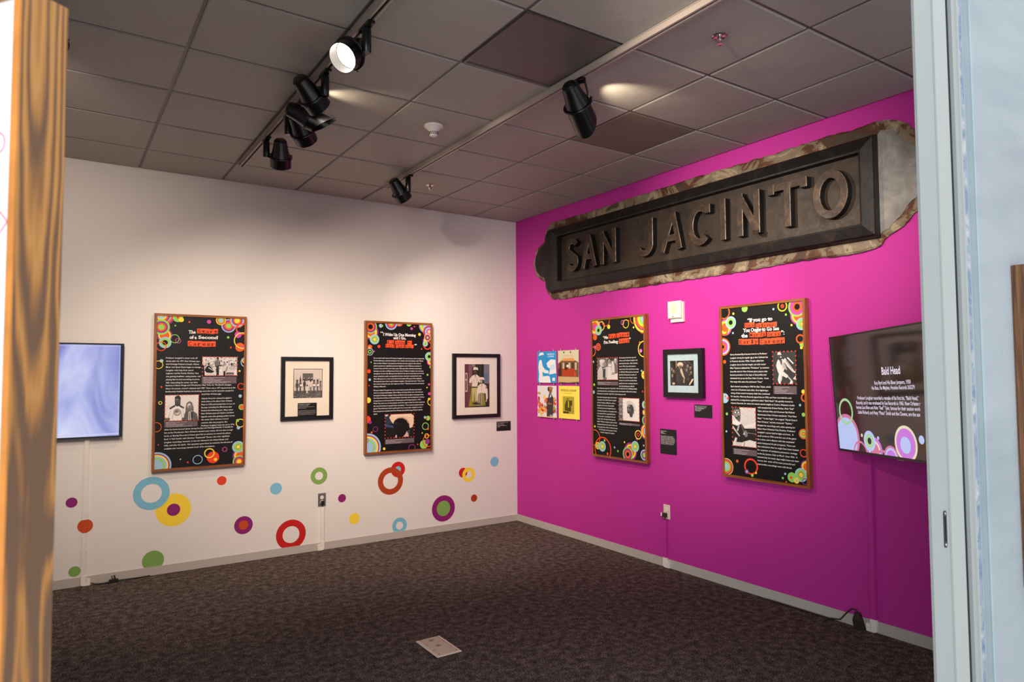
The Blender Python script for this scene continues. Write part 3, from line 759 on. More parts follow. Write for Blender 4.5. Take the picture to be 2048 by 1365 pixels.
head(T1X, -2.20, (0, -2.75, 2.1), 'black spotlight with long cut snoot aimed right, behind the second lamp', kind='yoke', snoot=0.11, energy=205, cone=58, leak=(-2.60, -2.26, 7), sdir=-1)
head(T1X, -1.86, (-1.15, 0, 1.35), 'black spotlight hanging low in the dark cluster on the left track', side=1, energy=125, cone=82)
head(T1X, -1.34, (-2.55, 0, 1.3), 'last black spotlight on the left track, nearest the white wall', side=1, energy=55, cone=105)
head(T2X, -3.20, (0, -2.35, 1.7), 'large black spotlight with long angled snoot on the right track', kind='yoke', snoot=0.13, energy=125, cone=66, scale=1.1, leak=(-1.31, -3.15, 14))
head(T2X, -1.06, (0, -0.35, 1.25), 'small black spotlight at the far end of the right track', side=-1, energy=75, cone=90)
head(T0X, -2.44, (-4.3, 0, 1.8), 'black spotlight peeking out beside the wooden panel edge', side=1, energy=95, cone=96)
# more unseen lamps of the same kind further along the tracks, nearer the opening
head(T2X, -4.66, (0, -3.3, 2.0), 'black spotlight on the right track, close to the opening', side=1, energy=110, cone=56)
head(T0X, -3.3, (-3.1, 0, 1.3), 'black spotlight on the far left track, nearer the opening', side=1, energy=120, cone=46)
head(T0X, -4.25, (-3.3, 0, 0.75), 'added unseen black spotlight at the near end of the far left track', side=1, energy=230, cone=50)  # lamp added out of view to brighten the lower white wall
head(T1X, -4.12, (-1.5, 0, 0.65), 'added unseen black spotlight on the left track just before the opening', side=1, energy=230, cone=50)  # also added unseen, for the low right part of the white wall
head(T1X, -4.58, (0, -3.2, 2.5), 'black spotlight on the left track nearest to the opening', side=-1, energy=175, cone=48)

# ------------------------------------------------------------------ smoke detector, sprinklers
t = thing('smoke_detector', 'round white smoke detector with a slotted cone on the ceiling', 'smoke detector', (-2.073, -2.09, H - 0.0075))
MB().lathe([(0.0, 0.0), (0.062, 0.0), (0.064, -0.006), (0.06, -0.014), (0.052, -0.018), (0.05, -0.022), (0.036, -0.034), (0.03, -0.042)], 32).build('base', M['plastic_w'], t, smooth=True)
MB().lathe([(0.030, -0.042), (0.0265, -0.066), (0.02, -0.072), (0.0, -0.0725)], 32).build('sensor_cone', M['plastic_w'], t, smooth=True)
sl = MB()
for row, (z, r) in enumerate(((-0.049, 0.0292), (-0.059, 0.0278))):
    for k in range(14):
        m4 = Matrix.Rotation(2 * pi * (k + 0.3 * row) / 14, 4, 'Z')
        vs = [m4 @ Vector((r + dx, dy, z + dz)) for dz in (-0.003, 0.003) for dy in (-0.004, 0.004) for dx in (-0.002, 0.0012)]
        sl.add(vs, [(0, 2, 3, 1), (4, 5, 7, 6), (0, 1, 5, 4), (2, 6, 7, 3), (0, 4, 6, 2), (1, 3, 7, 5)])
sl.build('vent_slots', M['plastic_d'], t)
def sprinkler(x, y, label):
    t = thing('fire_sprinkler', label, 'sprinkler', (x, y, H - 0.0075))
    MB().lathe([(0.018, 0.0), (0.037, -0.001), (0.037, -0.004), (0.032, -0.007), (0.024, -0.003)], 24).build('escutcheon', M['chrome'], t, smooth=True)
    MB().lathe([(0.0, 0.0), (0.011, 0.0), (0.011, -0.02), (0.006, -0.026), (0.0, -0.026)], 12).build('body', M['chrome'], t, smooth=True)
    for s in (-1, 1): MB().tube([(s * 0.009, 0, -0.016), (s * 0.012, 0, -0.028), (s * 0.003, 0, -0.044)], 0.002, 6).build('frame_arm', M['chrome'], t)
    MB().lathe([(0.0, -0.044), (0.014, -0.044), (0.014, -0.046), (0.0, -0.047)], 12).build('deflector', M['chrome'], t)
sprinkler(-1.461, -3.914, 'chrome sprinkler head at top right of the ceiling')
sprinkler(-1.456, -0.825, 'small chrome sprinkler head beside the far spotlight of the right track')

# ------------------------------------------------------------------ painted dots: paint on the white wall
PC = {'purple': (138, 30, 108), 'orange': (196, 76, 32), 'green': (128, 166, 84), 'blue': (124, 186, 210), 'yellow': (248, 214, 60), 'red': (226, 62, 38), 'darkred': (196, 28, 26), 'rust': (170, 62, 26)}
for k, c in PC.items(): M['paint_' + k] = mat('paint_' + k, c, 0.6, spec=0.3)
def disc(x, z, r, c, label, ri=0.0, d=0.0006):
    mb = MB(); n = 48
    for k in range(n):
        a, b = 2 * pi * k / n, 2 * pi * (k + 1) / n
        p = [(x + r * cos(a), z + r * sin(a)), (x + r * cos(b), z + r * sin(b))]
        p += [(x + ri * cos(b), z + ri * sin(b)), (x + ri * cos(a), z + ri * sin(a))] if ri else [(x, z)]
        p = clip(p, -9, 0.0665, 9, 9)      # the baseboard hides what lies lower
        if len(p) >= 3: mb.add([(u, -d, v) for u, v in p], [tuple(range(len(p)))])
    o = mb.build('painted_ring' if ri else 'painted_disc', M['paint_' + c], root_l); o['label'] = label
disc(-3.983, 0.619, 0.037, 'purple', 'small purple painted dot'); disc(-3.894, 0.437, 0.05, 'orange', 'orange painted dot')
disc(-3.954, 0.112, 0.038, 'green', 'small green painted dot')
disc(-3.301, 0.489, 0.128, 'yellow', 'large yellow painted disc'); disc(-3.301, 0.489, 0.048, 'purple', 'purple centre of the yellow disc', d=0.001)
disc(-3.459, 0.634, 0.128, 'blue', 'large pale blue painted ring', 0.073, d=0.0014)
disc(-3.439, 0.112, 0.077, 'green', 'green painted disc cut by the baseboard'); disc(-2.946, 0.686, 0.037, 'red', 'small red painted dot')
disc(-2.770, 0.301, 0.074, 'purple', 'purple painted disc'); disc(-2.770, 0.301, 0.038, 'orange', 'orange centre of the purple disc', d=0.001)
disc(-2.376, 0.170, 0.128, 'darkred', 'large red painted ring', 0.072); disc(-2.508, 0.578, 0.05, 'blue', 'pale blue painted dot')
disc(-2.135, 0.654, 0.075, 'green', 'green painted ring', 0.036); disc(-1.922, 0.435, 0.037, 'purple', 'small purple painted dot')
disc(-1.805, 0.238, 0.05, 'yellow', 'yellow painted dot')
disc(-1.374, 0.649, 0.073, 'darkred', 'red painted disc behind the rust ring'); disc(-1.374, 0.649, 0.03, 'blue', 'blue centre of the red disc', d=0.001)
disc(-1.450, 0.547, 0.128, 'rust', 'large rust painted ring', 0.076, d=0.0014)
disc(-1.356, 0.118, 0.075, 'blue', 'pale blue painted ring', 0.037); disc(-0.885, 0.226, 0.128, 'purple', 'large purple painted disc')
disc(-0.885, 0.226, 0.075, 'green', 'green centre of the purple disc', d=0.001)
disc(-0.662, 0.558, 0.049, 'darkred', 'red painted dot behind the yellow ring'); disc(-0.598, 0.533, 0.073, 'yellow', 'yellow painted ring', 0.037, d=0.0012)
disc(-0.534, 0.290, 0.037, 'rust', 'small rust painted dot'); disc(-0.285, 0.640, 0.051, 'blue', 'pale blue painted dot')

# ------------------------------------------------------------------ SAN JACINTO sign
def to_sign(u, v, e): return (-e, -u, v)          # u = distance from the corner along the purple wall
sg = thing('embossed_sign', 'huge dark embossed metal sign with ragged painted edges on the purple wall', 'sign', (-0.005, -2.35, 2.66))
outl = [(0.664, 3.063), (1.3, 3.055), (1.8, 3.064), (2.362, 3.069), (2.693, 3.067), (3.2, 3.063), (3.408, 3.07), (3.602, 3.067), (3.782, 3.061), (3.877, 3.073), (4.001, 3.052), (4.05, 3.026), (4.104, 2.97),
        (4.16, 2.88), (4.27, 2.80), (4.33, 2.70), (4.31, 2.60), (4.24, 2.53), (4.13, 2.49), (4.1, 2.466), (4.043, 2.4), (3.954, 2.364), (3.907, 2.312), (3.826, 2.287), (3.652, 2.284), (3.426, 2.293), (2.985, 2.281), (2.701, 2.279), (2.344, 2.283),
        (1.855, 2.284), (1.287, 2.292), (0.853, 2.277), (0.654, 2.299), (0.57, 2.396), (0.533, 2.482), (0.395, 2.551), (0.345, 2.69), (0.37, 2.77), (0.41, 2.835), (0.526, 2.887), (0.562, 2.977), (0.60, 3.03)]
def rough_outline(pts, step=0.035, amp=0.0055, seed=3):
    rnd = random.Random(seed); out = []
    for i in range(len(pts)):
        a, b = pts[i], pts[(i + 1) % len(pts)]
        L = math.hypot(b[0] - a[0], b[1] - a[1]); n = max(1, int(L / step))
        for k in range(n):
            f = k / n; nx, ny = -(b[1] - a[1]) / L, (b[0] - a[0]) / L; d = rnd.uniform(-amp, amp)
            out.append((a[0] + (b[0] - a[0]) * f + nx * d, a[1] + (b[1] - a[1]) * f + ny * d))
    return out
ro = rough_outline(outl)
b = MB(); n = len(ro); cx, cy = 2.33, 2.67
inn = [(u + (cx - u) * 0.012, v + (cy - v) * 0.03) for u, v in ro]
vs = [to_sign(u, v, 0.003) for u, v in ro] + [to_sign(u, v, 0.012 + 0.006 * ((k * 7) % 5) / 4) for k, (u, v) in enumerate(ro)] + [to_sign(u, v, 0.021) for u, v in inn]
fs = [tuple(range(n)), tuple(range(3 * n - 1, 2 * n - 1, -1))]
for k in range(n):
    k2 = (k + 1) % n; fs += [(k, k + n, k2 + n, k2), (n + k, 2 * n + k, 2 * n + k2, n + k2)]
b.add(vs, fs); inv_build(b, 'ragged_tin_border', M['sign_edge'], sg)
zin = rough_outline([(3.90, 2.97), (3.93, 3.0), (4.0, 2.985), (4.06, 2.9), (4.13, 2.84), (4.25, 2.76), (4.27, 2.66), (4.2, 2.58), (4.09, 2.54), (4.03, 2.46), (3.96, 2.405), (3.90, 2.375)], 0.03, 0.004, 5)
inv_build(MB().prism(zin, 0.0205, 0.025, to_sign), 'zinc_end_sheet', M['sign_zinc'], sg)['label'] = 'bare grey zinc end sheet'
sh = [(0.72, 3.0), (0.63, 3.0), (0.592, 2.955), (0.585, 2.88), (0.54, 2.85), (0.46, 2.82), (0.405, 2.765), (0.385, 2.68), (0.41, 2.60), (0.47, 2.545), (0.555, 2.515), (0.58, 2.46), (0.60, 2.39), (0.66, 2.345), (0.72, 2.345)]
n = len(sh); inn = [(u + (0.68 - u) * 0.12, v + (2.67 - v) * 0.06) for u, v in sh]
b = MB(); b.add([to_sign(u, v, 0.02) for u, v in sh] + [to_sign(u, v, 0.05) for u, v in inn],
               [tuple(range(n)), tuple(range(2 * n - 1, n - 1, -1))] + [(k, k + n, (k + 1) % n + n, (k + 1) % n) for k in range(n)])
inv_build(b, 'shoulder_plate', M['sign_dark'], sg)
# raised frame: sloped outer faces, crest, drop to the recessed panel
U0, U1, V0, V1 = 0.70, 3.912, 2.352, 2.985
I0, I1, J0, J1 = 0.842, 3.826, 2.446, 2.886
def rect(d): return [(U0 + d, V0 + d), (U1 - d * 0.35, V0 + d), (U1 - d * 0.35, V1 - d), (U0 + d, V1 - d)]
rings = [(rect(0), 0.019), (rect(0.012), 0.07), (rect(0.02), 0.078)]
rings.append(([(I0 - 0.012, J0 - 0.012), (I1 + 0.012, J0 - 0.012), (I1 + 0.012, J1 + 0.012), (I0 - 0.012, J1 + 0.012)], 0.092))
rings.append(([(I0, J0), (I1, J0), (I1, J1), (I0, J1)], 0.09)); rings.append(([(I0 + 0.003, J0 + 0.003), (I1 - 0.003, J0 + 0.003), (I1 - 0.003, J1 - 0.003), (I0 + 0.003, J1 - 0.003)], 0.036))
b = MB(); vs = []; fs = []
for pts, e in rings: vs += [to_sign(u, v, e) for u, v in pts]
for k in range(len(rings) - 1):
    for j in range(4): fs.append((4 * k + j, 4 * k + (j + 1) % 4, 4 * k + 4 + (j + 1) % 4, 4 * k + 4 + j))
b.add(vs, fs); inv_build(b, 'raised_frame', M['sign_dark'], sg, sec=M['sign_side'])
b = MB(); b.prism([(I0 + 0.0005, J0 + 0.0005), (I1 - 0.0005, J0 + 0.0005), (I1 - 0.0005, J1 - 0.0005), (I0 + 0.0005, J1 - 0.0005)], 0.02, 0.036, to_sign)
inv_build(b, 'recessed_panel', M['sign_panel'], sg)
# letters: bent-metal strokes with sloping sides
ZB, ZT = 2.522, 2.824
def sweep(mb, pts, wt=0.047, wb=0.054, e0=0.034, e1=0.086, closed=False):
    n = len(pts); P2 = [Vector((p[0], p[1])) for p in pts]; ls = []
    for i in range(n):
        a = P2[i - 1] if (i or closed) else None; c = P2[(i + 1) % n] if (i < n - 1 or closed) else None
        d1 = (P2[i] - a).normalized() if a is not None else None; d2 = (c - P2[i]).normalized() if c is not None else None
        if d1 is None: d1 = d2
        if d2 is None: d2 = d1
        n1 = Vector((-d1.y, d1.x)); n2 = Vector((-d2.y, d2.x)); m_ = (n1 + n2)
        m_ = m_ / max(0.5, m_.dot(n1)) if m_.length > 1e-6 else n1
        ls.append(m_)
    vs = []
    for p, m_ in zip(P2, ls):
        for sgn, wd, e in ((1, wb / 2, e0), (1, wt / 2 + 0.002, e1 - 0.0035), (1, wt / 2 - 0.002, e1), (-1, wt / 2 - 0.002, e1), (-1, wt / 2 - 0.002 + 0.004, e1 - 0.0035), (-1, wb / 2, e0)):
            q = p + m_ * sgn * wd; vs.append(to_sign(q.x, q.y, e))
    fs = []
    for i in range(n if closed else n - 1):
        j = (i + 1) % n
        for k in range(5): fs.append((6 * i + k, 6 * i + k + 1, 6 * j + k + 1, 6 * j + k))
        fs.append((6 * i + 5, 6 * i, 6 * j, 6 * j + 5))
    if not closed: fs += [(5, 4, 3, 2, 1, 0), tuple(range(6 * n - 6, 6 * n))]
    mb.add(vs, fs)
def arc(cx, cy, rx, ry, a0, a1, n=16): return [(cx + rx * cos(rad(a0 + (a1 - a0) * k / n)), cy + ry * sin(rad(a0 + (a1 - a0) * k / n))) for k in range(n + 1)]
hw = 0.0215; zb, zt = ZB + hw, ZT - hw; zm = (ZB + ZT) / 2
def letter(*strokes, closed=False):
    mb = MB()
    for q, s in enumerate(strokes): sweep(mb, s, closed=closed, e0=0.034 - 0.0007 * q, e1=0.086 + 0.0009 * q)
    inv_build(mb, 'raised_letter', M['sign_letter'], sg, sec=M['sign_side'], third=M['sign_worn_highlight'])
S_ = arc(1.06, zm + 0.066, 0.062, 0.064, 20, 215, 12)[:-1] + [(1.045, zm + 0.012), (1.08, zm - 0.01)] + arc(1.06, zm - 0.066, 0.066, 0.064, 40, -155, 12)[1:]
letter(S_)
def A_(l, r, ap): return ([(l, ZB), (ap, ZT - 0.005)], [(ap, ZT - 0.005), (r, ZB)], [(l + (ap - l) * 0.36, ZB + 0.10), (r + (ap - r) * 0.36, ZB + 0.10)])
letter(*A_(1.215, 1.385, 1.302)); letter(*A_(2.205, 2.392, 2.325))
def N_(l, r): return ([(l, ZB), (l, ZT)], [(l, ZT - 0.02), (r, ZB + 0.02)], [(r, ZB), (r, ZT)])
letter(*N_(1.482, 1.642)); letter(*N_(2.956, 3.096))
letter([(2.082, ZT), (2.082, zb + 0.07)] + arc(2.008, zb + 0.072, 0.074, 0.072, 0, -155, 12)[1:])
letter(arc(2.592, zm, 0.088, zt - zm, 48, 312, 22), [(2.668, ZT - 0.01), (2.668, ZT - 0.075)])
letter([(2.807, ZB), (2.807, ZT)])
letter([(3.205, zt), (3.46, zt)], [(3.334, zt - 0.01), (3.334, ZB)], [(3.212, ZT + 0.002), (3.212, ZT - 0.064)], [(3.455, ZT + 0.002), (3.455, ZT - 0.064)])
letter(arc(3.634, zm, 0.092, zt - zm, 0, 345, 23), closed=True)
# torn metal flap under the second N
b = MB(); b.add([to_sign(3.06, 2.545, 0.09), to_sign(3.13, 2.535, 0.10), to_sign(3.115, 2.50, 0.105), to_sign(3.075, 2.51, 0.09), to_sign(3.09, 2.53, 0.07)], [(0, 1, 4), (1, 2, 4), (2, 3, 4), (3, 0, 4), (0, 3, 2, 1)])
inv_build(b, 'torn_metal_flap', M['sign_letter'], sg)

# ------------------------------------------------------------------ exhibition text panels
def dots(ink, x0, y0, x1, y1, r=0.0052, step=0.031):
    nx = max(2, round((x1 - x0) / step)); ny = max(2, round((y1 - y0) / step))
    for k in range(nx + 1):
        for y in (y0, y1): ink.ell(x0 + (x1 - x0) * k / nx, y, r, r, INK['R'], 8)
    for k in range(1, ny):
        for x in (x0, x1): ink.ell(x, y0 + (y1 - y0) * k / ny, r, r, INK['R'], 8)

def g(v): return (v, v * 0.96, v * 0.93)
def scribble(ink, x0, y0, x1, y1, n, lo, hi, rnd, smin=0.02, smax=0.08):
    W_, H_ = x1 - x0, y1 - y0
    for k in range(n):
        cx, cy = rnd.uniform(x0, x1), rnd.uniform(y0, y1); s = rnd.uniform(smin, smax) * W_
        pts = [(cx + s * cos(a + rnd.uniform(-.3, .3)) * rnd.uniform(.4, 1), cy + s * sin(a) * rnd.uniform(.4, 1)) for a in [i * 2 * pi / 6 for i in range(6)]]
        v = rnd.uniform(lo, hi); ink.poly(pts, g(v))
    ink.step()
class Pic:
    """draws grey-tone shapes in a unit square placed at a rectangle of the print"""
    def __init__(s, x0, y0, x1, y1, tone=g, z=0.0012):
        s.x0, s.y0, s.w, s.h = x0, y0, x1 - x0, y1 - y0; s.t = tone
        s.i = Ink(x0, y0, x1, y1, z)
    def c(s, v): return s.t(v) if not isinstance(v, tuple) else v
    def R(s, a, b, c, d, v): s.i.rect(s.x0 + a * s.w, s.y0 + b * s.h, s.x0 + c * s.w, s.y0 + d * s.h, s.c(v))
    def E(s, x, y, rx, ry, v, a0=0): s.i.ell(s.x0 + x * s.w, s.y0 + y * s.h, rx * s.w, ry * s.h, s.c(v), 18, a0)
    def P(s, pts, v): s.i.poly([(s.x0 + x * s.w, s.y0 + y * s.h) for x, y in pts], s.c(v), False); s.i.step()
    def N(s, a, b, c, d, n, lo, hi, seed=1, smin=0.02, smax=0.07): scribble(s.i, s.x0 + a * s.w, s.y0 + b * s.h, s.x0 + c * s.w, s.y0 + d * s.h, n, lo, hi, random.Random(seed), smin, smax)

def face(p, x, y, r, v, hair=None, hat=None, turn=0.0):
    """a small head: skin, shade side, eyes, nose, mouth; asp keeps it round in the photo"""
    k = p.w / p.h; ry = r * k * 1.25
    dk = tuple(int(a * 0.55) for a in p.c(v)); md = tuple(int(a * 0.8) for a in p.c(v)); lt = tuple(min(255, int(a * 1.18)) for a in p.c(v))
    p.P([(x - r * .45, y - ry * .7), (x - r * .5, y - ry * 1.45), (x + r * .5, y - ry * 1.45), (x + r * .45, y - ry * .7)], dk)
    if hair is not None: p.E(x, y + ry * .22, r * 1.12, ry * 1.02, hair)
    p.E(x, y, r, ry, v); p.E(x + r * .45, y - ry * .1, r * .5, ry * .8, md); p.E(x - r * .1, y + ry * .45, r * .55, ry * .3, lt)
    for s in (-.38, .36): p.E(x + (s + turn) * r, y + ry * .08, r * .2, ry * .1, dk); p.E(x + (s + turn) * r, y + ry * .26, r * .26, ry * .05, dk)
    p.P([(x + turn * r - r * .1, y - ry * .28), (x + turn * r, y + ry * .1), (x + turn * r + r * .14, y - ry * .28)], md)
    p.E(x + turn * r, y - ry * .5, r * .32, ry * .08, dk)
    if hat is not None:
        p.P([(x - r * 1.0, y + ry * .42), (x - r * .9, y + ry * 1.0), (x - r * .3, y + ry * 1.3), (x + r * .5, y + ry * 1.28), (x + r * .95, y + ry * .95), (x + r * 1.0, y + ry * .42)], hat)
        p.P([(x - r * 1.45, y + ry * .38), (x - r * 1.2, y + ry * .58), (x + r * 1.2, y + ry * .58), (x + r * 1.45, y + ry * .38)], tuple(int(a * .8) for a in p.c(hat)))
def person(p, x, y0, h, w, top, bot, skin, hair=30, hat=None, arm=None):
    """standing figure: legs with a gap, jacket, lapels, arms, head"""
    hy = y0 + h; dk = max(0, bot - 30); r = h * .075 * p.h / p.w / 1.0
    p.P([(x - w * .62, y0), (x - w * .5, y0 + h * .48), (x + w * .5, y0 + h * .48), (x + w * .6, y0)], bot)
    p.P([(x - w * .06, y0), (x, y0 + h * .4), (x + w * .06, y0)], dk)
    p.P([(x - w * .55, y0 + h * .42), (x - w * .95, y0 + h * .72), (x - w * .7, y0 + h * .82), (x - w * .2, y0 + h * .86), (x + w * .2, y0 + h * .86), (x + w * .7, y0 + h * .82), (x + w * .95, y0 + h * .72), (x + w * .55, y0 + h * .42)], top)
    a = arm if arm is not None else max(0, top - 25)
    for s in (-1, 1): p.P([(x + s * w * .72, y0 + h * .81), (x + s * w * 1.05, y0 + h * .68), (x + s * w * .95, y0 + h * .42), (x + s * w * .7, y0 + h * .42), (x + s * w * .62, y0 + h * .7)], a)
    p.P([(x - w * .16, y0 + h * .86), (x, y0 + h * .6), (x + w * .16, y0 + h * .86)], min(240, top + 70))
    p.P([(x - w * .04, y0 + h * .84), (x - w * .05, y0 + h * .62), (x + w * .05, y0 + h * .62), (x + w * .04, y0 + h * .84)], 40)
    face(p, x, y0 + h * .955, r, skin, hair, hat)

def pic_band(p):
    p.R(0, 0, 1, 1, 222); p.N(0, .5, 1, 1, 110, 120, 235, 2, .01, .035); p.N(0, .3, 1, .8, 120, 40, 225, 3, .008, .025)
    for x in (.1, .2, .62, .76, .9): p.E(x, .74 + .1 * sin(x * 20), .02, .035, 70); p.P([(x - .03, .5), (x, .72), (x + .03, .5)], 150)
    p.P([(0, 0), (0, .62), (.05, .5), (.07, 0)], 26)
    p.P([(.06, .28), (.1, .44), (.16, .54), (.22, .5), (.3, .34), (.34, .2), (.26, .14), (.12, .16)], 34); face(p, .17, .62, .024, 70, 20); p.P([(.16, .4), (.32, .24), (.33, .28), (.18, .45)], 190)
    person(p, .43, .2, .74, .075, 120, 60, 96, 18, 30); p.P([(.35, .46), (.52, .52), (.6, .5), (.6, .54), (.5, .57), (.36, .52)], 60)
    p.P([(.56, .2), (.6, .5), (.7, .56), (.82, .5), (.93, .36), (.95, .12), (.6, .1)], 212); p.P([(.64, .24), (.7, .5), (.73, .5), (.7, .22)], 150); face(p, .84, .6, .028, 90, 20, 24); p.P([(.74, .42), (.86, .54), (.95, .46), (.95, .3), (.8, .3)], 186)
    p.R(.4, .0, .47, .27, 36); p.R(.475, .05, .555, .28, 236); p.R(.49, .16, .54, .18, 60); p.R(.6, 0, .66, .24, 40); p.R(.68, .02, .9, .16, 60); p.R(.7, .05, .88, .08, 200); p.R(.93, .02, .96, .3, 236); p.P([(.1, 0), (.14, .14), (.3, .12), (.38, 0)], 210)
def pic_pair(p):
    p.R(0, 0, 1, 1, 226); p.E(.2, .8, .3, .2, 232)
    p.P([(0.0, 0), (.05, .3), (.13, .52), (.3, .62), (.44, .62), (.56, .52), (.6, .3), (.62, 0)], 236)
    for a, b in (((.08, .1), (.16, .4)), ((.5, .1), (.46, .38)), ((.2, .06), (.24, .3)), ((.56, .08), (.52, .42))): p.P([a, b, (b[0] + .015, b[1]), (a[0] + .03, a[1])], 196)
    p.P([(.12, .5), (.28, .62), (.31, .56), (.15, .44)], 74); p.P([(.43, .62), (.56, .52), (.56, .45), (.42, .55)], 74)
    p.P([(.29, .6), (.28, .92), (.33, .97), (.41, .97), (.46, .9), (.45, .6), (.4, .56), (.34, .56)], 64); p.E(.36, .76, .08, .12, 88); p.E(.34, .82, .05, .04, 118); p.P([(.28, .86), (.33, .98), (.42, .98), (.46, .86)], 54); p.E(.33, .79, .018, .012, 36); p.E(.395, .79, .018, .012, 36); p.E(.36, .70, .03, .012, 44); p.P([(.35, .73), (.36, .79), (.375, .73)], 64)
    p.E(.36, .33, .11, .14, 120); p.E(.36, .33, .09, .115, 190); p.E(.35, .35, .06, .07, 110); p.P([(.3, .3), (.42, .34), (.4, .26)], 210); p.R(.0, 0, .15, .12, 104); p.P([(.5, 0), (.5, .1), (.66, .14), (.66, 0)], 100)
    p.P([(.6, .05), (.61, .5), (.64, .68), (.72, .75), (.8, .7), (.85, .5), (.86, .05)], 112); face(p, .72, .57, .068, 196, 96, turn=.05); p.P([(.67, .53), (.72, .47), (.78, .53), (.74, .545), (.7, .545)], 120)
    p.P([(.56, 0), (.58, .28), (.68, .38), (.8, .38), (.95, .26), (1, 0)], 92); p.P([(.69, 0), (.7, .34), (.76, .34), (.78, 0)], 200); p.P([(.72, 0), (.725, .3), (.74, .3), (.745, 0)], 60); p.P([(.77, .08), (.785, .4), (.82, .42), (.84, .12)], 60); p.E(.79, .36, .03, .03, 170); p.N(.58, .02, .7, .3, 14, 70, 130, 3, .01, .03); p.N(.84, .02, .96, .24, 14, 70, 140, 4, .01, .03)
def pic_hat(p):
    p.t = lambda v: (v, v * .97, v * .92)
    p.R(0, 0, 1, 1, 22); p.P([(0, .55), (0, 1), (.25, 1), (.22, .6)], (44, 50, 68)); p.P([(.0, .48), (.0, .6), (.28, .52), (.3, .42)], (58, 72, 104)); p.E(.03, .97, .07, .045, 200)
    p.P([(.14, .88), (.2, .72), (.27, .6), (.32, .72), (.42, .82), (.58, .85), (.72, .77), (.82, .6), (.85, .38), (.95, .42), (.99, .6), (.99, .93), (.88, 1), (.22, 1)], (222, 194, 162))
    p.P([(.3, .72), (.42, .84), (.6, .87), (.74, .79), (.84, .6), (.86, .5), (.78, .62), (.7, .72), (.58, .8), (.42, .77)], (176, 140, 108)); p.P([(.2, .98), (.3, .88), (.6, .94), (.9, .86), (.93, .98)], (234, 208, 178))
    p.P([(.27, .6), (.33, .74), (.45, .82), (.6, .82), (.74, .72), (.8, .5), (.8, .1), (.7, .0), (.4, .0), (.34, .3), (.3, .4)], 16); p.E(.36, .6, .07, .06, (38, 32, 34)); p.E(.38, .42, .03, .05, (34, 27, 28)); p.E(.44, .3, .06, .03, (36, 24, 24)); p.E(.5, .55, .05, .06, (28, 24, 26)); p.P([(.78, .3), (.86, .3), (.84, .1), (.78, .08)], (60, 60, 70))
    p.P([(.62, .02), (.7, .14), (.75, .26), (.8, .12), (.82, .02)], (208, 172, 156)); p.P([(.33, 0), (.37, .13), (.41, .1), (.4, 0)], (196, 160, 150))
def pic_studio(p):
    p.R(0, 0, 1, 1, 104); p.N(.3, .6, 1, 1, 60, 50, 200, 5, .02, .06); p.P([(.5, .9), (.6, 1), (.85, 1), (.8, .86)], 60)
    p.E(.25, .76, .13, .16, 205); p.E(.24, .86, .14, .07, 216); face(p, .3, .72, .08, 176, None, turn=.3); p.P([(.0, 0), (.02, .42), (.12, .6), (.2, .62), (.27, .45), (.28, 0)], 204)
    for k in range(5): p.P([(.04 + k * .045, .05), (.06 + k * .045, .5), (.07 + k * .045, .5), (.06 + k * .045, .05)], 168)
    p.P([(.27, .1), (.28, .45), (.34, .6), (.4, .58), (.4, .1)], 62); p.P([(.3, .52), (.42, .58), (.44, .54), (.32, .47)], 186); face(p, .41, .7, .05, 150, 40)
    p.P([(.4, .1), (.41, .5), (.46, .62), (.53, .58), (.54, .1)], 196); p.P([(.53, .12), (.52, .6), (.56, .76), (.62, .8), (.67, .72), (.68, .12)], 214); face(p, .6, .84, .05, 160, 60)
    p.P([(.66, .2), (.68, .66), (.73, .84), (.8, .84), (.85, .6), (.86, .2)], 206); p.P([(.68, .4), (.72, .7), (.735, .7), (.7, .4)], 150); face(p, .9, .85, .06, 196, 120); p.P([(.44, .6), (.72, .57), (.72, .585), (.44, .62)], 40)
    p.P([(.46, 0), (.5, .16), (.72, .22), (1, .3), (1, 0)], 214); p.P([(.7, .22), (.74, .34), (.86, .32), (.84, .22)], 150); p.N(.3, 0, .56, .14, 24, 60, 225, 8, .01, .04)
def pic_profile(p):
    p.R(0, 0, 1, 1, 228); p.R(0, 0, .2, 1, 150); p.R(.0, 0, .03, 1, 80); p.R(.17, 0, .2, 1, 96)
    for k in range(7): p.R(.0, .06 + k * .145, .26, .07 + k * .145, 60)
    for k in range(4): p.R(.06, .1 + k * .22, .15, .24 + k * .22, (66, 110, 84, 120)[k])
    p.E(.62, .66, .24, .2, 176, -.55); p.E(.64, .68, .22, .17, 208, -.55); p.E(.56, .76, .18, .13, 200, -.2)
    p.P([(.42, .62), (.405, .55), (.43, .48), (.415, .43), (.43, .4), (.425, .36), (.46, .32), (.52, .32), (.54, .22), (.58, .16), (.66, .17), (.69, .26), (.7, .36), (.745, .4), (.735, .6), (.66, .72), (.5, .73)], 70)
    p.P([(.44, .62), (.5, .72), (.57, .7), (.52, .55), (.5, .4), (.46, .5)], 138); p.P([(.43, .62), (.56, .6), (.56, .565), (.45, .58)], 30); p.E(.45, .42, .03, .015, 40); p.E(.56, .48, .04, .08, 96); p.E(.68, .5, .025, .04, 52); p.P([(.7, .36), (.76, .38), (.74, .3)], 60)
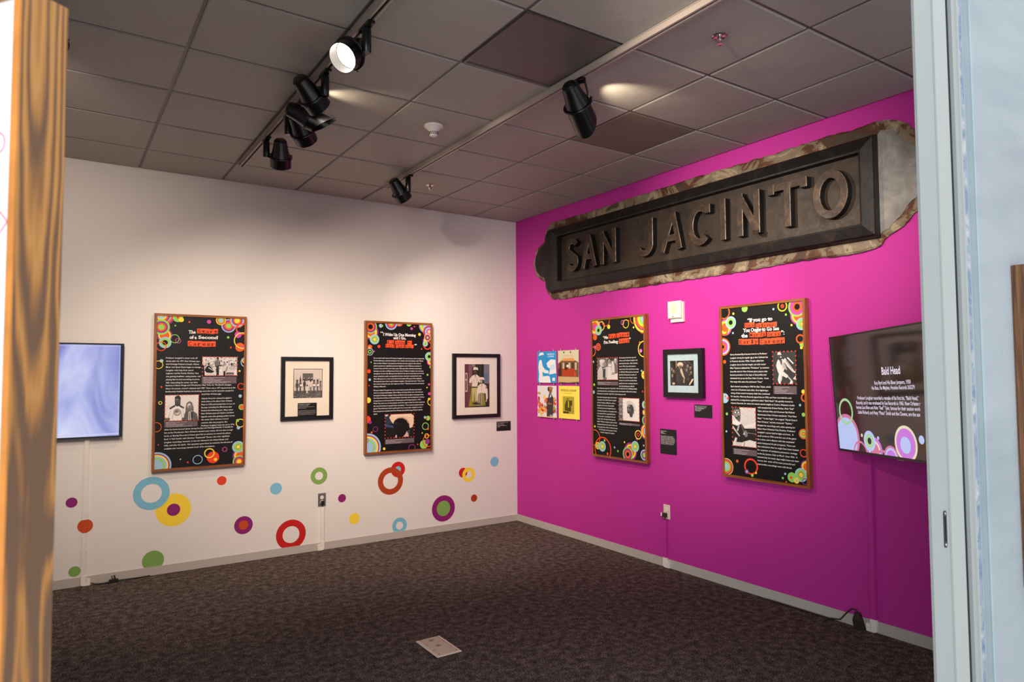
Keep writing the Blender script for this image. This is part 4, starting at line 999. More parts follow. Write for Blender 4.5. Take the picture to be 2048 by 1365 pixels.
def pic_stage(p):
    p.R(0, 0, 1, 1, 62); p.E(.3, .87, .07, .055, 84); p.P([(.2, .9), (.24, .99), (.34, .98), (.39, .9)], 214); p.E(.25, .87, .025, .012, 30); p.E(.33, .87, .025, .012, 30); p.E(.36, .83, .03, .02, 220)
    p.P([(.14, .56), (.18, .68), (.24, .76), (.34, .7), (.42, .78), (.5, .72), (.55, .55), (.5, .42), (.38, .36), (.3, .25), (.22, .36)], 216); p.P([(.3, .72), (.34, .62), (.4, .56), (.42, .74)], 90); p.P([(.42, .46), (.44, .64), (.5, .68), (.62, .44), (.58, .42), (.5, .5)], 170)
    p.P([(.46, .74), (.54, .8), (.66, .68), (.88, .44), (.94, .38), (.86, .36), (.62, .54)], 208); p.P([(.56, .72), (.6, .74), (.84, .46), (.82, .44)], 150); p.P([(.62, .8), (.67, .82), (.9, .64), (.88, .6)], 230); p.P([(.88, .36), (.98, .4), (.97, .33)], 216)
    p.P([(.25, .26), (.28, .38), (.46, .38), (.66, .26), (.6, .18), (.44, .24)], 218); p.P([(.2, .12), (.28, .36), (.42, .34), (.38, .12), (.3, 0), (.26, 0)], 226); p.P([(.32, .06), (.36, .3), (.38, .3), (.35, .06)], 170); p.P([(.6, .25), (.66, .24), (.84, .1), (.8, .07)], 200); p.P([(.7, .0), (.76, .1), (.86, .08), (.84, 0)], 222); p.P([(.86, .16), (.98, .26), (.98, .12)], 216); p.P([(.47, .4), (.56, .42), (.52, .48)], 50)
def pic_car(p):
    p.R(0, 0, 1, 1, 206); p.N(.35, .58, 1, 1, 150, 100, 230, 6, .006, .03); p.P([(0, .55), (.0, 1), (.3, 1), (.36, .92), (.36, .7), (.3, .6)], 92)
    p.E(.2, .85, .15, .11, 132); p.P([(.02, .9), (.06, 1), (.3, 1), (.34, .93), (.2, .95)], 58); p.E(.06, .84, .035, .03, 120); p.P([(.1, .88), (.34, .88), (.34, .86), (.1, .86)], 24); p.E(.15, .86, .05, .03, 24); p.E(.28, .86, .05, .03, 24); p.E(.145, .862, .035, .02, 240); p.E(.275, .862, .035, .02, 236); p.E(.29, .82, .02, .03, 160); p.E(.27, .775, .05, .012, 40); p.P([(.12, .74), (.2, .7), (.32, .74), (.3, .76), (.2, .75)], 70)
    p.P([(0, .56), (.0, .78), (.06, .78), (.14, .7), (.3, .62), (.38, .58), (.2, .52)], 228); p.P([(.02, .72), (.1, .64), (.12, .66), (.04, .76)], 190)
    p.P([(0, .1), (0, .56), (.2, .52), (.4, .58), (.52, .46), (1, .48), (1, .16), (.6, .1)], 36); p.P([(.18, .4), (.26, .54), (.31, .54), (.25, .38)], 180); p.P([(.34, .56), (.5, .34), (.53, .36), (.4, .58)], 86); p.P([(0, .46), (.3, .24), (.32, .27), (.02, .52)], 190)
    p.P([(.5, .5), (.56, .54), (.96, .62), (1, .6), (1, .53), (.6, .48)], 222); p.P([(.44, .3), (.5, .4), (.58, .42), (.66, .36), (.64, .26), (.56, .24), (.5, .3)], 120); p.P([(.46, .3), (.52, .38), (.54, .3)], 206); p.P([(.68, .35), (1, .34), (1, .345), (.68, .36)], 180)
    p.P([(.0, .02), (.12, .22), (.2, .2), (.1, .0)], 214); p.P([(.38, 0), (.42, .1), (.5, .13), (.75, .18), (1, .14), (1, 0)], 222); p.P([(.5, .13), (.46, .0), (.5, 0), (.54, .13)], 150); p.P([(.05, 0), (.2, .1), (.4, .07), (.38, 0)], 205)
def pic_group(p):
    p.t = lambda v: (v, v * .93, v * .88)
    p.R(0, 0, 1, 1, 50); p.R(.018, .018, .982, .982, 206); p.R(.018, .7, .982, .982, 212); p.R(.018, .018, .982, .25, 92); p.N(.02, .02, .97, .24, 90, 50, 170, 9, .01, .04)
    p.R(.31, .58, .67, .84, 70)
    for k in range(6): p.R(.33 + k * .057, .6, .365 + k * .057, .82, 116)
    p.P([(.21, .6), (.235, .8), (.26, .6)], 46); p.R(.8, .63, .92, .64, 90)
    for x in (.36, .52, .62): person(p, x, .3, .36, .042, 225, 200, 60, 20, 214)
    for x, b, h, s, tp, bt, hr in ((.12, .17, .43, .05, 84, 76, 24), (.23, .2, .41, .045, 92, 84, 20), (.37, .2, .44, .045, 70, 74, 24), (.46, .16, .28, .04, 224, 214, 20), (.58, .2, .42, .045, 220, 110, 24), (.7, .2, .4, .045, 100, 92, 20), (.82, .2, .4, .045, 104, 96, 24), (.92, .2, .36, .03, 120, 110, 24)):
        person(p, x, b, h, s, tp, bt, 76, hr)
    for x in (.25, .69, .83): p.R(x - .035, .4, x + .05, .47, 230)
def pic_officers(p):
    p.t = lambda v: (v, v * .93, v * .86)
    p.R(0, 0, 1, 1, 50); p.R(0, 0, .24, 1, (96, 50, 62)); p.R(.16, .5, .3, 1, (122, 86, 92)); p.R(.02, .36, .11, .8, (196, 176, 156)); p.R(.035, .66, .08, .77, (70, 24, 38)); p.R(.035, .4, .08, .62, (70, 24, 38)); p.R(.78, .55, 1, 1, (118, 114, 124)); p.R(.8, .6, .95, .8, (96, 110, 140)); p.R(.42, .72, .76, 1, 34); p.R(.6, .6, .66, 1, 58); p.R(.3, .93, .42, 1, 130); p.N(.7, 0, 1, .4, 40, 26, 96, 4, .01, .04)
    p.P([(.16, .03), (.24, .3), (.28, .56), (.5, .56), (.54, .3), (.78, .32), (.84, .03)], (142, 132, 44))
    p.P([(.3, .14), (.28, .46), (.48, .46), (.44, .14)], (196, 184, 120)); p.P([(.36, .14), (.375, .4), (.4, .14)], 70); p.R(.28, .45, .5, .48, 60)
    p.P([(.17, .58), (.2, .66), (.3, .73), (.4, .76), (.48, .76), (.6, .7), (.66, .62), (.6, .56), (.54, .6), (.5, .48), (.29, .48), (.3, .6), (.24, .56)], 230); p.P([(.33, .64), (.38, .65), (.38, .61), (.33, .61)], 190); p.P([(.47, .65), (.52, .65), (.52, .61), (.47, .61)], 190); p.P([(.4, .76), (.43, .66), (.46, .76)], 140); p.E(.49, .67, .012, .01, 60)
    face(p, .43, .82, .05, 78, 24); p.P([(.34, .86), (.34, .9), (.38, .93), (.48, .93), (.54, .9), (.53, .86)], 236); p.P([(.36, .85), (.36, .87), (.51, .87), (.51, .85)], 40)
    p.P([(.47, .04), (.48, .32), (.66, .33), (.72, .3), (.7, .04)], (160, 146, 120)); p.P([(.6, .04), (.61, .3), (.63, .3), (.64, .04)], (110, 96, 60))
    p.P([(.46, .16), (.48, .4), (.54, .5), (.64, .55), (.74, .55), (.86, .5), (.92, .4), (.93, .2), (.86, .14), (.84, .32), (.8, .32), (.58, .33), (.52, .3), (.5, .14)], 234); p.P([(.66, .33), (.665, .5), (.675, .5), (.68, .33)], 176); p.P([(.64, .55), (.68, .46), (.73, .55)], 190); p.E(.86, .45, .025, .02, 40); p.E(.86, .45, .014, .011, 160)
    face(p, .67, .6, .045, 206, 60); p.P([(.57, .63), (.58, .67), (.62, .695), (.74, .695), (.79, .66), (.78, .625)], 238); p.P([(.6, .625), (.6, .64), (.76, .64), (.76, .625)], 50); p.E(.86, .14, .03, .02, 206); p.P([(.3, .1), (.44, .12), (.62, .09), (.6, .06), (.32, .07)], 50)
def pic_crowd(p):
    p.t = lambda v: (v, v * .86, v * .74)
    p.R(0, 0, 1, 1, 44); p.R(0, .8, 1, 1, 40); p.N(0, .0, .3, .75, 60, 40, 180, 12, .015, .05); p.N(.6, .2, 1, .95, 90, 40, 190, 13, .012, .045)
    for x, y in ((.08, .66), (.16, .58), (.1, .4), (.76, .78), (.88, .7), (.9, .52), (.72, .62)): face(p, x, y, .04, 150, 40)
    p.R(.26, .72, .3, 1, 150); p.E(.45, .84, .13, .1, 214); face(p, .45, .76, .07, 120, None); p.E(.45, .87, .11, .06, 222)
    p.P([(.2, .02), (.23, .45), (.3, .6), (.4, .66), (.54, .64), (.66, .45), (.76, .2), (.8, .02)], 36); p.P([(.44, .6), (.47, .68), (.52, .68), (.62, .36), (.66, .3), (.6, .28), (.5, .44)], 196); p.P([(.3, .2), (.34, .5), (.36, .5), (.34, .2)], 66); p.P([(.56, .12), (.6, .34), (.64, .32), (.62, .1)], 150)
    p.P([(.8, .04), (.95, .28), (1, .26), (.88, .02)], 228); p.P([(.84, .02), (.99, .22), (1, .2), (.88, 0)], 30); p.E(.16, .08, .06, .05, 200)

def text_panel(name_label, side, along, z0, data, pics, xh=0.0078, depth=0.045, bsize=0.0158):
    Wd, Ht, rim = 0.690, 1.240, 0.018
    t = thing('text_panel', name_label, 'text panel', mtx=wallframe(side, along, z0, 0.0008))
    pw, ph = Wd - 2 * rim, Ht - 2 * rim
    # frame bars: mitred, 45 mm deep
    for k, (a, b) in enumerate((((0, 0), (Wd, 0)), ((Wd, 0), (Wd, Ht)), ((Wd, Ht), (0, Ht)), ((0, Ht), (0, 0)))):
        def inn(p): return (p[0] + (rim if p[0] == 0 else -rim), p[1] + (rim if p[1] == 0 else -rim))
        q = [a, b, inn(b), inn(a)]
        MB().prism(q, 0, depth, lambda u, v, d: (u, v, d)).build('frame_bar', M['walnut' if k % 2 else 'walnut_x'], t)
    face = MB().box(rim, Wd - rim, rim, Ht - rim, 0.002, depth - 0.008).build('panel_face', M['panel_face'], t)
    zf = depth - 0.008
    k = pw / 0.654; kv = ph / 1.204
    X = lambda u: rim + u / 1000.0 * k
    Y = lambda v: Ht - rim - v / 1000.0 * kv
    small = Ink(rim, rim, Wd - rim, Ht - rim, zf + 0.0003); z = zf + 0.0003
    for r in data['rings']:
        multi = isinstance(r[2], list); big = (r[2][0][0] if multi else r[2]) >= 14
        ink = Ink(rim, rim, Wd - rim, Ht - rim, z) if big else small
        ink.z = z
        if multi:
            for rr, c in r[2]: ink.ell(X(r[0]), Y(r[1]), rr / 1000, rr / 1000, INK[c], 36 if rr > 20 else 20)
        else: ink.ring(X(r[0]), Y(r[1]), r[2] / 1000, r[3] / 1000, INK[r[4]])
        z = ink.z
        if big and ink.f: ink.build('printed_circle', M['print'], t)
    tag(small.build('small_printed_dots', M['print'], t), kind='stuff')
    ti = Ink(rim, rim, Wd - rim, Ht - rim, zf + 0.0004)
    rnd = random.Random(5)
    for u, v, w_, s, st in data['titles']:
        x0 = X(u) - w_ / 2000.0; wd = w_ / 1000.0
        size = 0.046 if len(s) > 1 and s != '”:' else 0.05
        if st == 'p':
            n = len(s); cw = wd / n; hh = 0.0195 if wd / n > 0.02 else 0.0165
            hh = min(0.023, max(0.0165, cw * 0.62))
            for i in range(n):
                dy = rnd.uniform(-0.0022, 0.0022)
                ti.poly([(x0 + i * cw - 0.001, Y(v) - hh + dy), (x0 + (i + 1) * cw + 0.001, Y(v) - hh + dy + rnd.uniform(-.001, .001)),
                         (x0 + (i + 1) * cw + 0.001, Y(v) + hh + dy), (x0 + i * cw - 0.001, Y(v) + hh + dy)], (244, 88, 46)); ti.step()
            for i, ch in enumerate(s):
                if ch in '’.,': put_text(ti, ch, x0 + (i + .35) * cw, Y(v), cw * .25, hh * 1.9, (40, 14, 10)); continue
                nw = 0.34 if ch in 'iIl' else 0.7
                slab_text(ti, ch, x0 + i * cw + cw * (0.5 - nw / 2), Y(v) , cw * nw, hh * 1.95, (44, 16, 12), 0.005)
        else:
            slab_text(ti, s, x0, Y(v), wd, 0.036 if len(s) > 2 else 0.04, (240, 232, 226))
    ti.build('title_lettering', M['print'], t)
    bi = Ink(rim, rim, Wd - rim, Ht - rim, zf + 0.0005)
    for u, v, w_, s in data['body']: put_text(bi, s, X(u), Y(v), w_ / 1000.0, bsize)
    bi.build('body_text', M['print'], t)
    for (u0, v0, u1, v1), fn in zip(data['photos'], pics):
        p = Pic(X(u0), Y(v1), X(u1), Y(v0), z=zf + 0.0004); fn(p); p.i.b = (0, 0, Wd, Ht)
        dots(p.i, X(u0), Y(v1), X(u1), Y(v0)); p.i.build('photograph_print', M['print'], t)
    for (u0, v0, u1, v1) in data['caps']:
        c = Ink(rim, rim, Wd - rim, Ht - rim, zf + 0.0003); c.rect(X(u0), Y(v1), X(u1), Y(v0), (104, 88, 92)); c.step()
        hh = Y(v0) - Y(v1); n = max(3, int(hh / 0.009)); ww = X(u1) - X(u0)
        for i in range(n):
            y = Y(v0) - hh * (i + 0.7) / (n + 0.4); f_ = (0.62, 0.3, 0.55, 0.5, 0.78, 0.66)[i % 6]
            s = ('Mardi Gras in New Orleans', 'New Orleans', 'The Historic New Orleans Collection', 'gift of the photographer', 'courtesy of the New Orleans Jazz archive', 'all rights reserved')[i % 6]
            put_text(c, s, X(u0) + 0.012, y, ww * f_, 0.0075, (214, 206, 204), res=1)
        c.build('caption_strip', M['print'], t)
    return t
text_panel('walnut-framed black text panel beside the left television, headed The Start of a Second Career', 'white', -3.466, 0.805, PANEL_START, (pic_band, pic_pair))
text_panel('walnut-framed black text panel between two framed photographs, headed I Wake Up One Morning', 'white', -1.722, 0.816, PANEL_WAKE, (pic_hat,))
text_panel('narrow-looking black text panel on the purple wall beside the record sleeves, about feeling good', 'purple', -1.274, 0.808, PANEL_CHIEF, (pic_studio, pic_profile))
text_panel('black text panel on the purple wall next to the television, headed Early Career', 'purple', -2.728, 0.80, PANEL_EARLY, (pic_stage, pic_car))

# ------------------------------------------------------------------ black framed pictures
def framed(label, side, along, z0, Wd, Ht, rim, depth, board, photo, draw, card=None, name='framed_photograph', glass=True):
    t = thing(name, label, 'picture', mtx=wallframe(side, along, z0, 0.0008))
    for a, b in (((0, 0), (Wd, 0)), ((Wd, 0), (Wd, Ht)), ((Wd, Ht), (0, Ht)), ((0, Ht), (0, 0))):
        def inn(p): return (p[0] + (rim if p[0] == 0 else -rim), p[1] + (rim if p[1] == 0 else -rim))
        MB().prism([a, b, inn(b), inn(a)], 0, depth, lambda u, v, d: (u, v, d)).build('frame_bar', M['frame_black'], t)
    MB().box(rim, Wd - rim, rim, Ht - rim, 0.001, depth - 0.012).build('mat_board', board, t)
    x0, y0, x1, y1 = photo
    p = Pic(x0, y0, x1, y1, z=depth - 0.0115); draw(p); p.i.build('photograph', M['print'], t)
    if card:
        c = Ink(*card, z=depth - 0.0113); c.rect(*card, (20, 17, 17)); c.z += 0.0003
        w_ = card[2] - card[0]; h_ = card[3] - card[1]
        for i, (f_, s) in enumerate(((.6, 'Professor Longhair'), (.5, 'ca. 1952, New Orleans'), (.8, 'gelatin silver print; The Historic New Orleans Collection'), (.4, 'gift of the family'), (0, ''), (.88, 'Young musicians gathered outside the school with their teachers'), (.86, 'and families, many of whom played together for the rest of their'), (.9, 'lives in the clubs and parades of the neighborhood nearby, and'), (.8, 'at the festivals that made the music famous everywhere'))):
            if s: put_text(c, s, card[0] + w_ * .05, card[3] - h_ * (.1 + .093 * i), w_ * f_, 0.0085, (190, 184, 178) if i else (240, 236, 230), res=1)
        c.build('caption_card', M['print'], t)
    if glass:
        MB().box(rim - 0.002, Wd - rim + 0.002, rim - 0.002, Ht - rim + 0.002, depth - 0.0075, depth - 0.0055).build('glass_pane', M['glass'], t)
    return t
framed('black framed group photograph with a cream mat and caption card on the white wall', 'white', -2.481, 1.157, 0.461, 0.555, 0.034, 0.025, M['mat_board'], (0.108, 0.193, 0.365, 0.451), pic_group, (0.147, 0.031, 0.316, 0.149))
framed('tall black framed photograph of two people in white caps, nearest the corner', 'white', -0.790, 1.104, 0.563, 0.658, 0.036, 0.028, M['mat_white'], (0.139, 0.109, 0.435, 0.551), pic_officers)
t = framed('small deep black frame with pale blue confetti mat on the purple wall', 'purple', -2.152, 1.36, 0.398, 0.382, 0.040, 0.036, M['mat_blue'], (0.066, 0.094, 0.307, 0.29), pic_crowd)
cf = Ink(0.04, 0.04, 0.358, 0.342, z=0.0245); rnd = random.Random(11)
for k in range(120):
    x, y = rnd.uniform(.045, .353), rnd.uniform(.045, .337)
    if .058 < x < .315 and .086 < y < .298: continue
    a = rnd.uniform(0, pi); s = rnd.uniform(.003, .006); c = rnd.choice([INK['O'], INK['Y'], INK['R'], INK['P'], (214, 150, 140), (120, 150, 90)])
    cf.poly([(x + s * cos(a), y + s * sin(a)), (x - s * .4 * sin(a), y + s * .4 * cos(a)), (x - s * cos(a), y - s * sin(a)), (x + s * .4 * sin(a), y - s * .4 * cos(a))], c); cf.step()
cf.build('confetti_print', M['print'], t)
# framed picture on the out-of-view wall, mirrored in the television
mt = Matrix(((0, 0, 1, XL + 0.001), (1, 0, 0, -1.75), (0, 1, 0, 1.35), (0, 0, 0, 1)))
t = thing('framed_photograph', 'large black framed portrait on the wall opposite the television', 'picture', mtx=mt)
for a, b in (((0, 0), (.9, 0)), ((.9, 0), (.9, .9)), ((.9, .9), (0, .9)), ((0, .9), (0, 0))):
    def inn(p): return (p[0] + (.05 if p[0] == 0 else -.05), p[1] + (.05 if p[1] == 0 else -.05))
    MB().prism([a, b, inn(b), inn(a)], 0, 0.03, lambda u, v, d: (u, v, d)).build('frame_bar', M['frame_black'], t)
MB().box(.05, .85, .05, .85, 0.001, 0.015).build('mat_board', M['mat_board'], t)
p = Pic(.2, .2, .7, .7, z=0.0165); p.R(0, 0, 1, 1, 60); p.E(.5, .6, .2, .24, 130); p.P([(.1, 0), (.3, .35), (.7, .35), (.9, 0)], 40); p.E(.5, .82, .26, .1, 190); p.i.build('photograph', M['print'], t)

# ------------------------------------------------------------------ small caption cards
def card(label, side, along, z0, wd, ht, lines):
    t = thing('caption_label', label, 'label', mtx=wallframe(side, along, z0, 0.0006))
    MB().box(0, wd, 0, ht, 0, 0.003).build('card', M['blackm'], t)
    c = Ink(0, 0, wd, ht, 0.0034)
    for yf, wf, s in lines: put_text(c, s, wd * .05, ht * (1 - yf), wd * wf, 0.010 if yf < .12 else 0.008, (222, 214, 208), res=1)
    c.build('card_text', M['print'], t)
card('small black caption label on the white wall beside the corner', 'white', -0.259, 0.956, 0.176, 0.098, [(.12, .76, 'Professor Longhair and a fellow officer'), (.25, .42, 'in New Orleans'), (.36, .5, '1970s, photograph'), (.45, .68, 'The Historic New Orleans Collection'), (.54, .2, 'gift')])
card('small black caption label right of the confetti-matted frame', 'purple', -2.438, 1.212, 0.171, 0.098, [(.12, .66, 'Mardi Gras in New Orleans'), (.22, .62, '1970s; photographic print'), (.31, .5, 'Jazz and Heritage Festival'), (.40, .38, 'New Orleans'), (.48, .3, 'courtesy')])
card('tall black caption label under the confetti-matted frame', 'purple', -2.077, 0.902, 0.174, 0.199, [(.08, .36, 'Record sleeves'), (.12, .16, 'various'), (.15, .2, '1972–80'), (.18, .32, 'offset print'), (.28, .76, 'Recordings of the music'), (.32, .8, 'released in the United States'), (.36, .84, 'and in Europe after the festival'), (.40, .86, 'brought the rhythm and blues'), (.44, .86, 'of New Orleans to listeners'), (.48, .86, 'everywhere, and the pianist'), (.52, .84, 'became a legend around the'), (.56, .8, 'world of jazz and of rock'), (.60, .76, 'in his last and busiest years')])

# ------------------------------------------------------------------ record sleeves hung on clips
def sleeve(label, y, z, draw, hw=0.315):
    t = thing('record_sleeve', label, 'record sleeve', mtx=wallframe('purple', y, z, 0.010), group='record sleeves hung in two rows on the purple wall')
    MB().box(0, hw, 0, hw, 0, 0.004).build('cardboard', M['plastic_w'], t)
    p = Pic(0, 0, hw, hw, z=0.0044); draw(p); p.i.build('cover_print', M['print'], t)
    for x in (0.045, hw - 0.04):
        for yy in (-0.008, hw + 0.004):
            m4 = Matrix.Translation((x, yy, -0.0002))
            MB().box(x - 0.005, x + 0.005, yy - 0.006, yy + 0.012, -0.009, 0.0062).build('hanging_clip', M['chrome'], t)
def cov_blue(p):
    b = (40, 150, 214); w_ = (236, 236, 236)
    p.R(0, 0, 1, 1, b); p.P([(.05, 0), (.1, .25), (.06, .5), (.1, .7), (.22, .75), (.3, .52), (.42, .42), (.6, .38), (.62, .3), (.4, .3), (.28, .36), (.3, .2), (.55, .22), (.66, .2), (.72, 0)], w_)
    p.E(.24, .82, .1, .1, (70, 140, 190)); p.P([(.08, .86), (.14, .96), (.3, .97), (.38, .9), (.2, .88)], w_)
    p.P([(.5, .62), (.72, .74), (.96, .72), (1, .3), (.62, .26), (.7, .44), (.55, .5)], w_); p.P([(.66, .4), (.7, .55), (.9, .6), (.92, .42)], (200, 222, 236)); p.R(.72, 0, 1, .24, b); p.R(.8, .06, .93, .16, w_); p.P([(0, 0), (0, .6), (.06, .5), (.05, .2), (.1, 0)], b)
    put_text(p.i, 'PROFESSOR', .17, .285, .12, .022, w_); put_text(p.i, 'LONGHAIR', .18, .262, .1, .022, w_)
def cov_street(p):
    p.R(0, 0, 1, 1, (214, 206, 170)); p.R(0, 0, 1, .2, (202, 172, 120)); p.P([(0, .6), (.2, .7), (.8, .7), (1, .62), (1, .18), (0, .2)], (120, 86, 54)); p.P([(.2, .68), (.24, .76), (.78, .75), (.8, .67)], (236, 190, 110))
    for k in range(8): p.P([(.22 + k * .07, .67), (.24 + k * .07, .76), (.265 + k * .07, .76), (.25 + k * .07, .67)], (210, 90, 40))
    for k in range(6): p.R(.08 + k * .15, .4, .16 + k * .15, .62, ((60, 50, 36), (200, 190, 160))[k % 2])
    p.R(.2, .2, .78, .44, (176, 62, 34)); p.R(.0, .22, .18, .44, (70, 44, 32)); p.R(.8, .2, .86, .34, (210, 80, 40)); p.E(.4, .46, .07, .07, (80, 40, 30)); p.R(.42, .48, .54, .56, (226, 214, 190)); p.P([(0, 0), (.1, .03), (.5, .01), (1, .04), (1, 0)], (70, 70, 44)); p.N(0, .2, .2, .6, 14, 40, 90, 3); p.N(.82, .2, 1, .62, 14, 50, 120, 5)
    p.E(.3, .94, .03, .03, (60, 70, 60)); p.E(.62, .94, .02, .04, (60, 50, 40)); put_text(p.i, 'ROCK ’N’ ROLL GUMBO', .08, .262, .16, .02, (226, 190, 150))
def cov_parade(p):
    p.R(0, 0, 1, 1, (226, 222, 226)); rnd = random.Random(4)
    for k in range(90):
        x, y = rnd.uniform(.02, .98), rnd.triangular(.05, .65, .2); c = rnd.choice([(226, 90, 40), (240, 160, 60), (200, 50, 40), (240, 200, 90), (236, 120, 60), (90, 120, 140), (150, 160, 70)]); p.E(x, y, rnd.uniform(.02, .07), rnd.uniform(.02, .07), c, rnd.uniform(0, 3))
    p.P([(.5, 0), (.52, .3), (.5, .48), (.58, .6), (.64, .76), (.74, .76), (.86, .62), (.84, .3), (.82, 0)], (66, 56, 60)); p.E(.7, .86, .09, .1, (140, 90, 60)); p.E(.7, .93, .13, .05, (176, 120, 70)); p.E(.6, .9, .04, .07, (50, 36, 30)); p.P([(.66, .62), (.72, .76), (.76, .66)], (230, 220, 210)); p.P([(.54, .42), (.6, .48), (.78, .44), (.76, .4)], (150, 96, 66)); p.E(.1, .76, .08, .04, (196, 160, 50)); p.R(0, 0, 1, .03, (240, 200, 150)); put_text(p.i, 'FESS', .21, .02, .05, .022, (240, 236, 230))
def cov_yellow(p):
    y = (250, 226, 92); p.R(0, 0, 1, 1, y); p.t = lambda v: (v, v * .9, v * .25); p.R(.2, .15, .76, .68, (206, 190, 66)); p.R(.21, .16, .75, .67, 176)
    p.P([(.3, .25), (.3, .42), (.38, .56), (.54, .56), (.6, .4), (.6, .22)], 78); p.E(.44, .62, .05, .055, 120); p.E(.44, .655, .06, .03, 186); p.P([(.46, .34), (.46, .54), (.5, .54), (.5, .34)], 230); p.R(.54, .4, .66, .56, 80); p.N(.5, .17, .74, .42, 26, 70, 230, 2, .02, .05); p.R(.22, .16, .5, .22, 66); p.N(.24, .16, .5, .2, 10, 190, 240, 2, .01, .02)
    put_text(p.i, 'PROFESSOR LONGHAIR', .035, .272, .24, .028, (80, 64, 20)); put_text(p.i, 'Live on the Queen Mary', .09, .245, .12, .012, (150, 130, 40))
sleeve('blue and white record sleeve at upper left of the four', -0.398, 1.463, cov_blue); sleeve('record sleeve with a red counter under an awning, upper right of the four', -0.744, 1.463, cov_street)
sleeve('record sleeve with a suited figure before orange flowers, lower left of the four', -0.398, 1.118, cov_parade); sleeve('bright yellow record sleeve, lower right of the four', -0.75, 1.12, cov_yellow)

# ------------------------------------------------------------------ wall horn / speaker box
t = thing('alarm_speaker', 'cream wall-mounted alarm speaker box under the big sign', 'speaker', mtx=wallframe('purple', -2.215, 1.957, 0.0006))
MB().box(0.012, 0.142, 0, 0.05, 0, 0.02).build('back_box', M['cream'], t)
MB().box(0.014, 0.142, 0.05, 0.16, 0, 0.02).build('back_box', M['cream'], t)
MB().bevbox(0, 0.136, 0.03, 0.167, 0.02, 0.044, 0.006).build('cover', M['cream'], t)
MB().lathe([(0.0, 0.0448), (0.04, 0.0448), (0.042, 0.044)], 32, Matrix.Translation((0.068, 0.108, 0))).build('speaker_grille', mat('cream_grille', (222, 206, 178), 0.7), t)
MB().box(0.054, 0.064, 0.040, 0.048, 0.0442, 0.0452).build('printed_mark', M['blackm'], t)
MB().box(0.05, 0.105, 0.008, 0.026, 0.02, 0.026).build('lens_bar', M['plastic_w'], t)

# ------------------------------------------------------------------ outlets, plugs, cable channels
def outlet(label, side, along, z0, pm):
    t = thing('wall_outlet', label, 'outlet', mtx=wallframe(side, along, z0, 0.0004))
    MB().bevbox(0, 0.07, 0, 0.115, 0, 0.006, 0.002).build('cover_plate', pm, t)
    for yy in (0.037, 0.078):
        MB().lathe([(0.0, 0.0072), (0.0155, 0.0072), (0.017, 0.0058)], 20, Matrix.Translation((0.035, yy, 0))).build('socket', M['plastic_w'], t)
        s = MB()
        for dx in (-0.006, 0.006): s.box(0.035 + dx - 0.001, 0.035 + dx + 0.001, yy - 0.001, yy + 0.008, 0.0068, 0.0076)
        s.box(0.033, 0.037, yy - 0.009, yy - 0.005, 0.0068, 0.0076); s.build('socket_slots', M['plastic_d'], t)
    MB().lathe([(0.0, 0.0075), (0.0035, 0.007)], 10, Matrix.Translation((0.035, 0.0575, 0))).build('screw', M['steel'], t)
outlet('grey steel outlet with a black plug on the white wall', 'white', -2.143, 0.384, M['steel'])
outlet('tan metal outlet with an angled plug on the purple wall', 'purple', -2.102, 0.382, M['brass_plate'])
def frame_thing(name, label, cat, side, along, z, off=0.0006): return thing(name, label, cat, mtx=wallframe(side, along, z, off))
t = frame_thing('power_plug', 'black plug in the lower socket of the white wall outlet', 'plug', 'white', -2.108, 0.421, 0.008)
MB().bevbox(-0.013, 0.013, -0.02, 0.012, 0, 0.03, 0.004).build('plug_body', M['dark_cable'], t)
MB().tube([(0, -0.018, 0.014), (0, -0.034, 0.012), (0.002, -0.05, 0.0045)], 0.004).build('cord', M['dark_cable'], t)
t = frame_thing('power_plug', 'brown angled plug sticking out of the purple wall outlet', 'plug', 'purple', -2.137, 0.419, 0.008)
MB().bevbox(-0.02, 0.012, -0.02, 0.014, 0, 0.034, 0.004).build('plug_body', M['cable'], t)
MB().bevbox(-0.034, -0.0205, -0.012, 0.014, 0.016, 0.034, 0.003).build('plug_tip', M['plastic_w'], t)
MB().tube([(0, -0.018, 0.02), (-0.002, -0.036, 0.016), (0.0, -0.052, 0.005)], 0.004).build('cord', M['cable'], t)

def channel(label, side, along, z0, z1, wd, m, elbow=None, em=None, d=0.016):
    t = frame_thing('cable_channel', label, 'cable channel', side, along, 0, 0.0075)
    a0 = 0.068 if elbow else z0
    b = MB(); b.box(-wd / 2, wd / 2, a0, z1, -0.0065, d - 0.004); b.box(-wd / 2 + 0.003, wd / 2 - 0.003, a0, z1, d - 0.004, d - 0.001); b.build('channel_cover', m, t)
    for z in [z for z in (0.25, 0.52, 0.8) if z < z1 - 0.1 and em is not None and m is not M['magenta']]:
        MB().box(-wd / 2 - 0.0012, wd / 2 + 0.0012, z, z + 0.012, -0.006, d - 0.0005).build('joint_clip', m, t)
    if elbow:
        s = elbow; e = MB()
        e.box(-wd / 2 - 0.002, wd / 2 + 0.002, 0.018, 0.078, 0, d + 0.001)
        pts = [(s * wd / 2, 0.018), (s * (wd / 2 + 0.026), 0.018), (s * (wd / 2 + 0.026), 0.05), (s * wd / 2, 0.05)]
        e.prism(pts if s > 0 else pts[::-1], 0, d + 0.001, lambda u, v, dd: (u, v, dd))
        q = [(-s * (wd / 2 + 0.002) * 1.0, 0.018)] + [(-s * (wd / 2 + 0.002) * cos(rad(a)) , 0.018 - 0.016 * sin(rad(a))) for a in (30, 60, 90)] + [(s * (wd / 2 + 0.026), 0.002), (s * (wd / 2 + 0.026), 0.018)]
        e.prism(q, 0, d + 0.001, lambda u, v, dd: (u, v, dd))
        e.build('elbow_fitting', em, t)
    return t
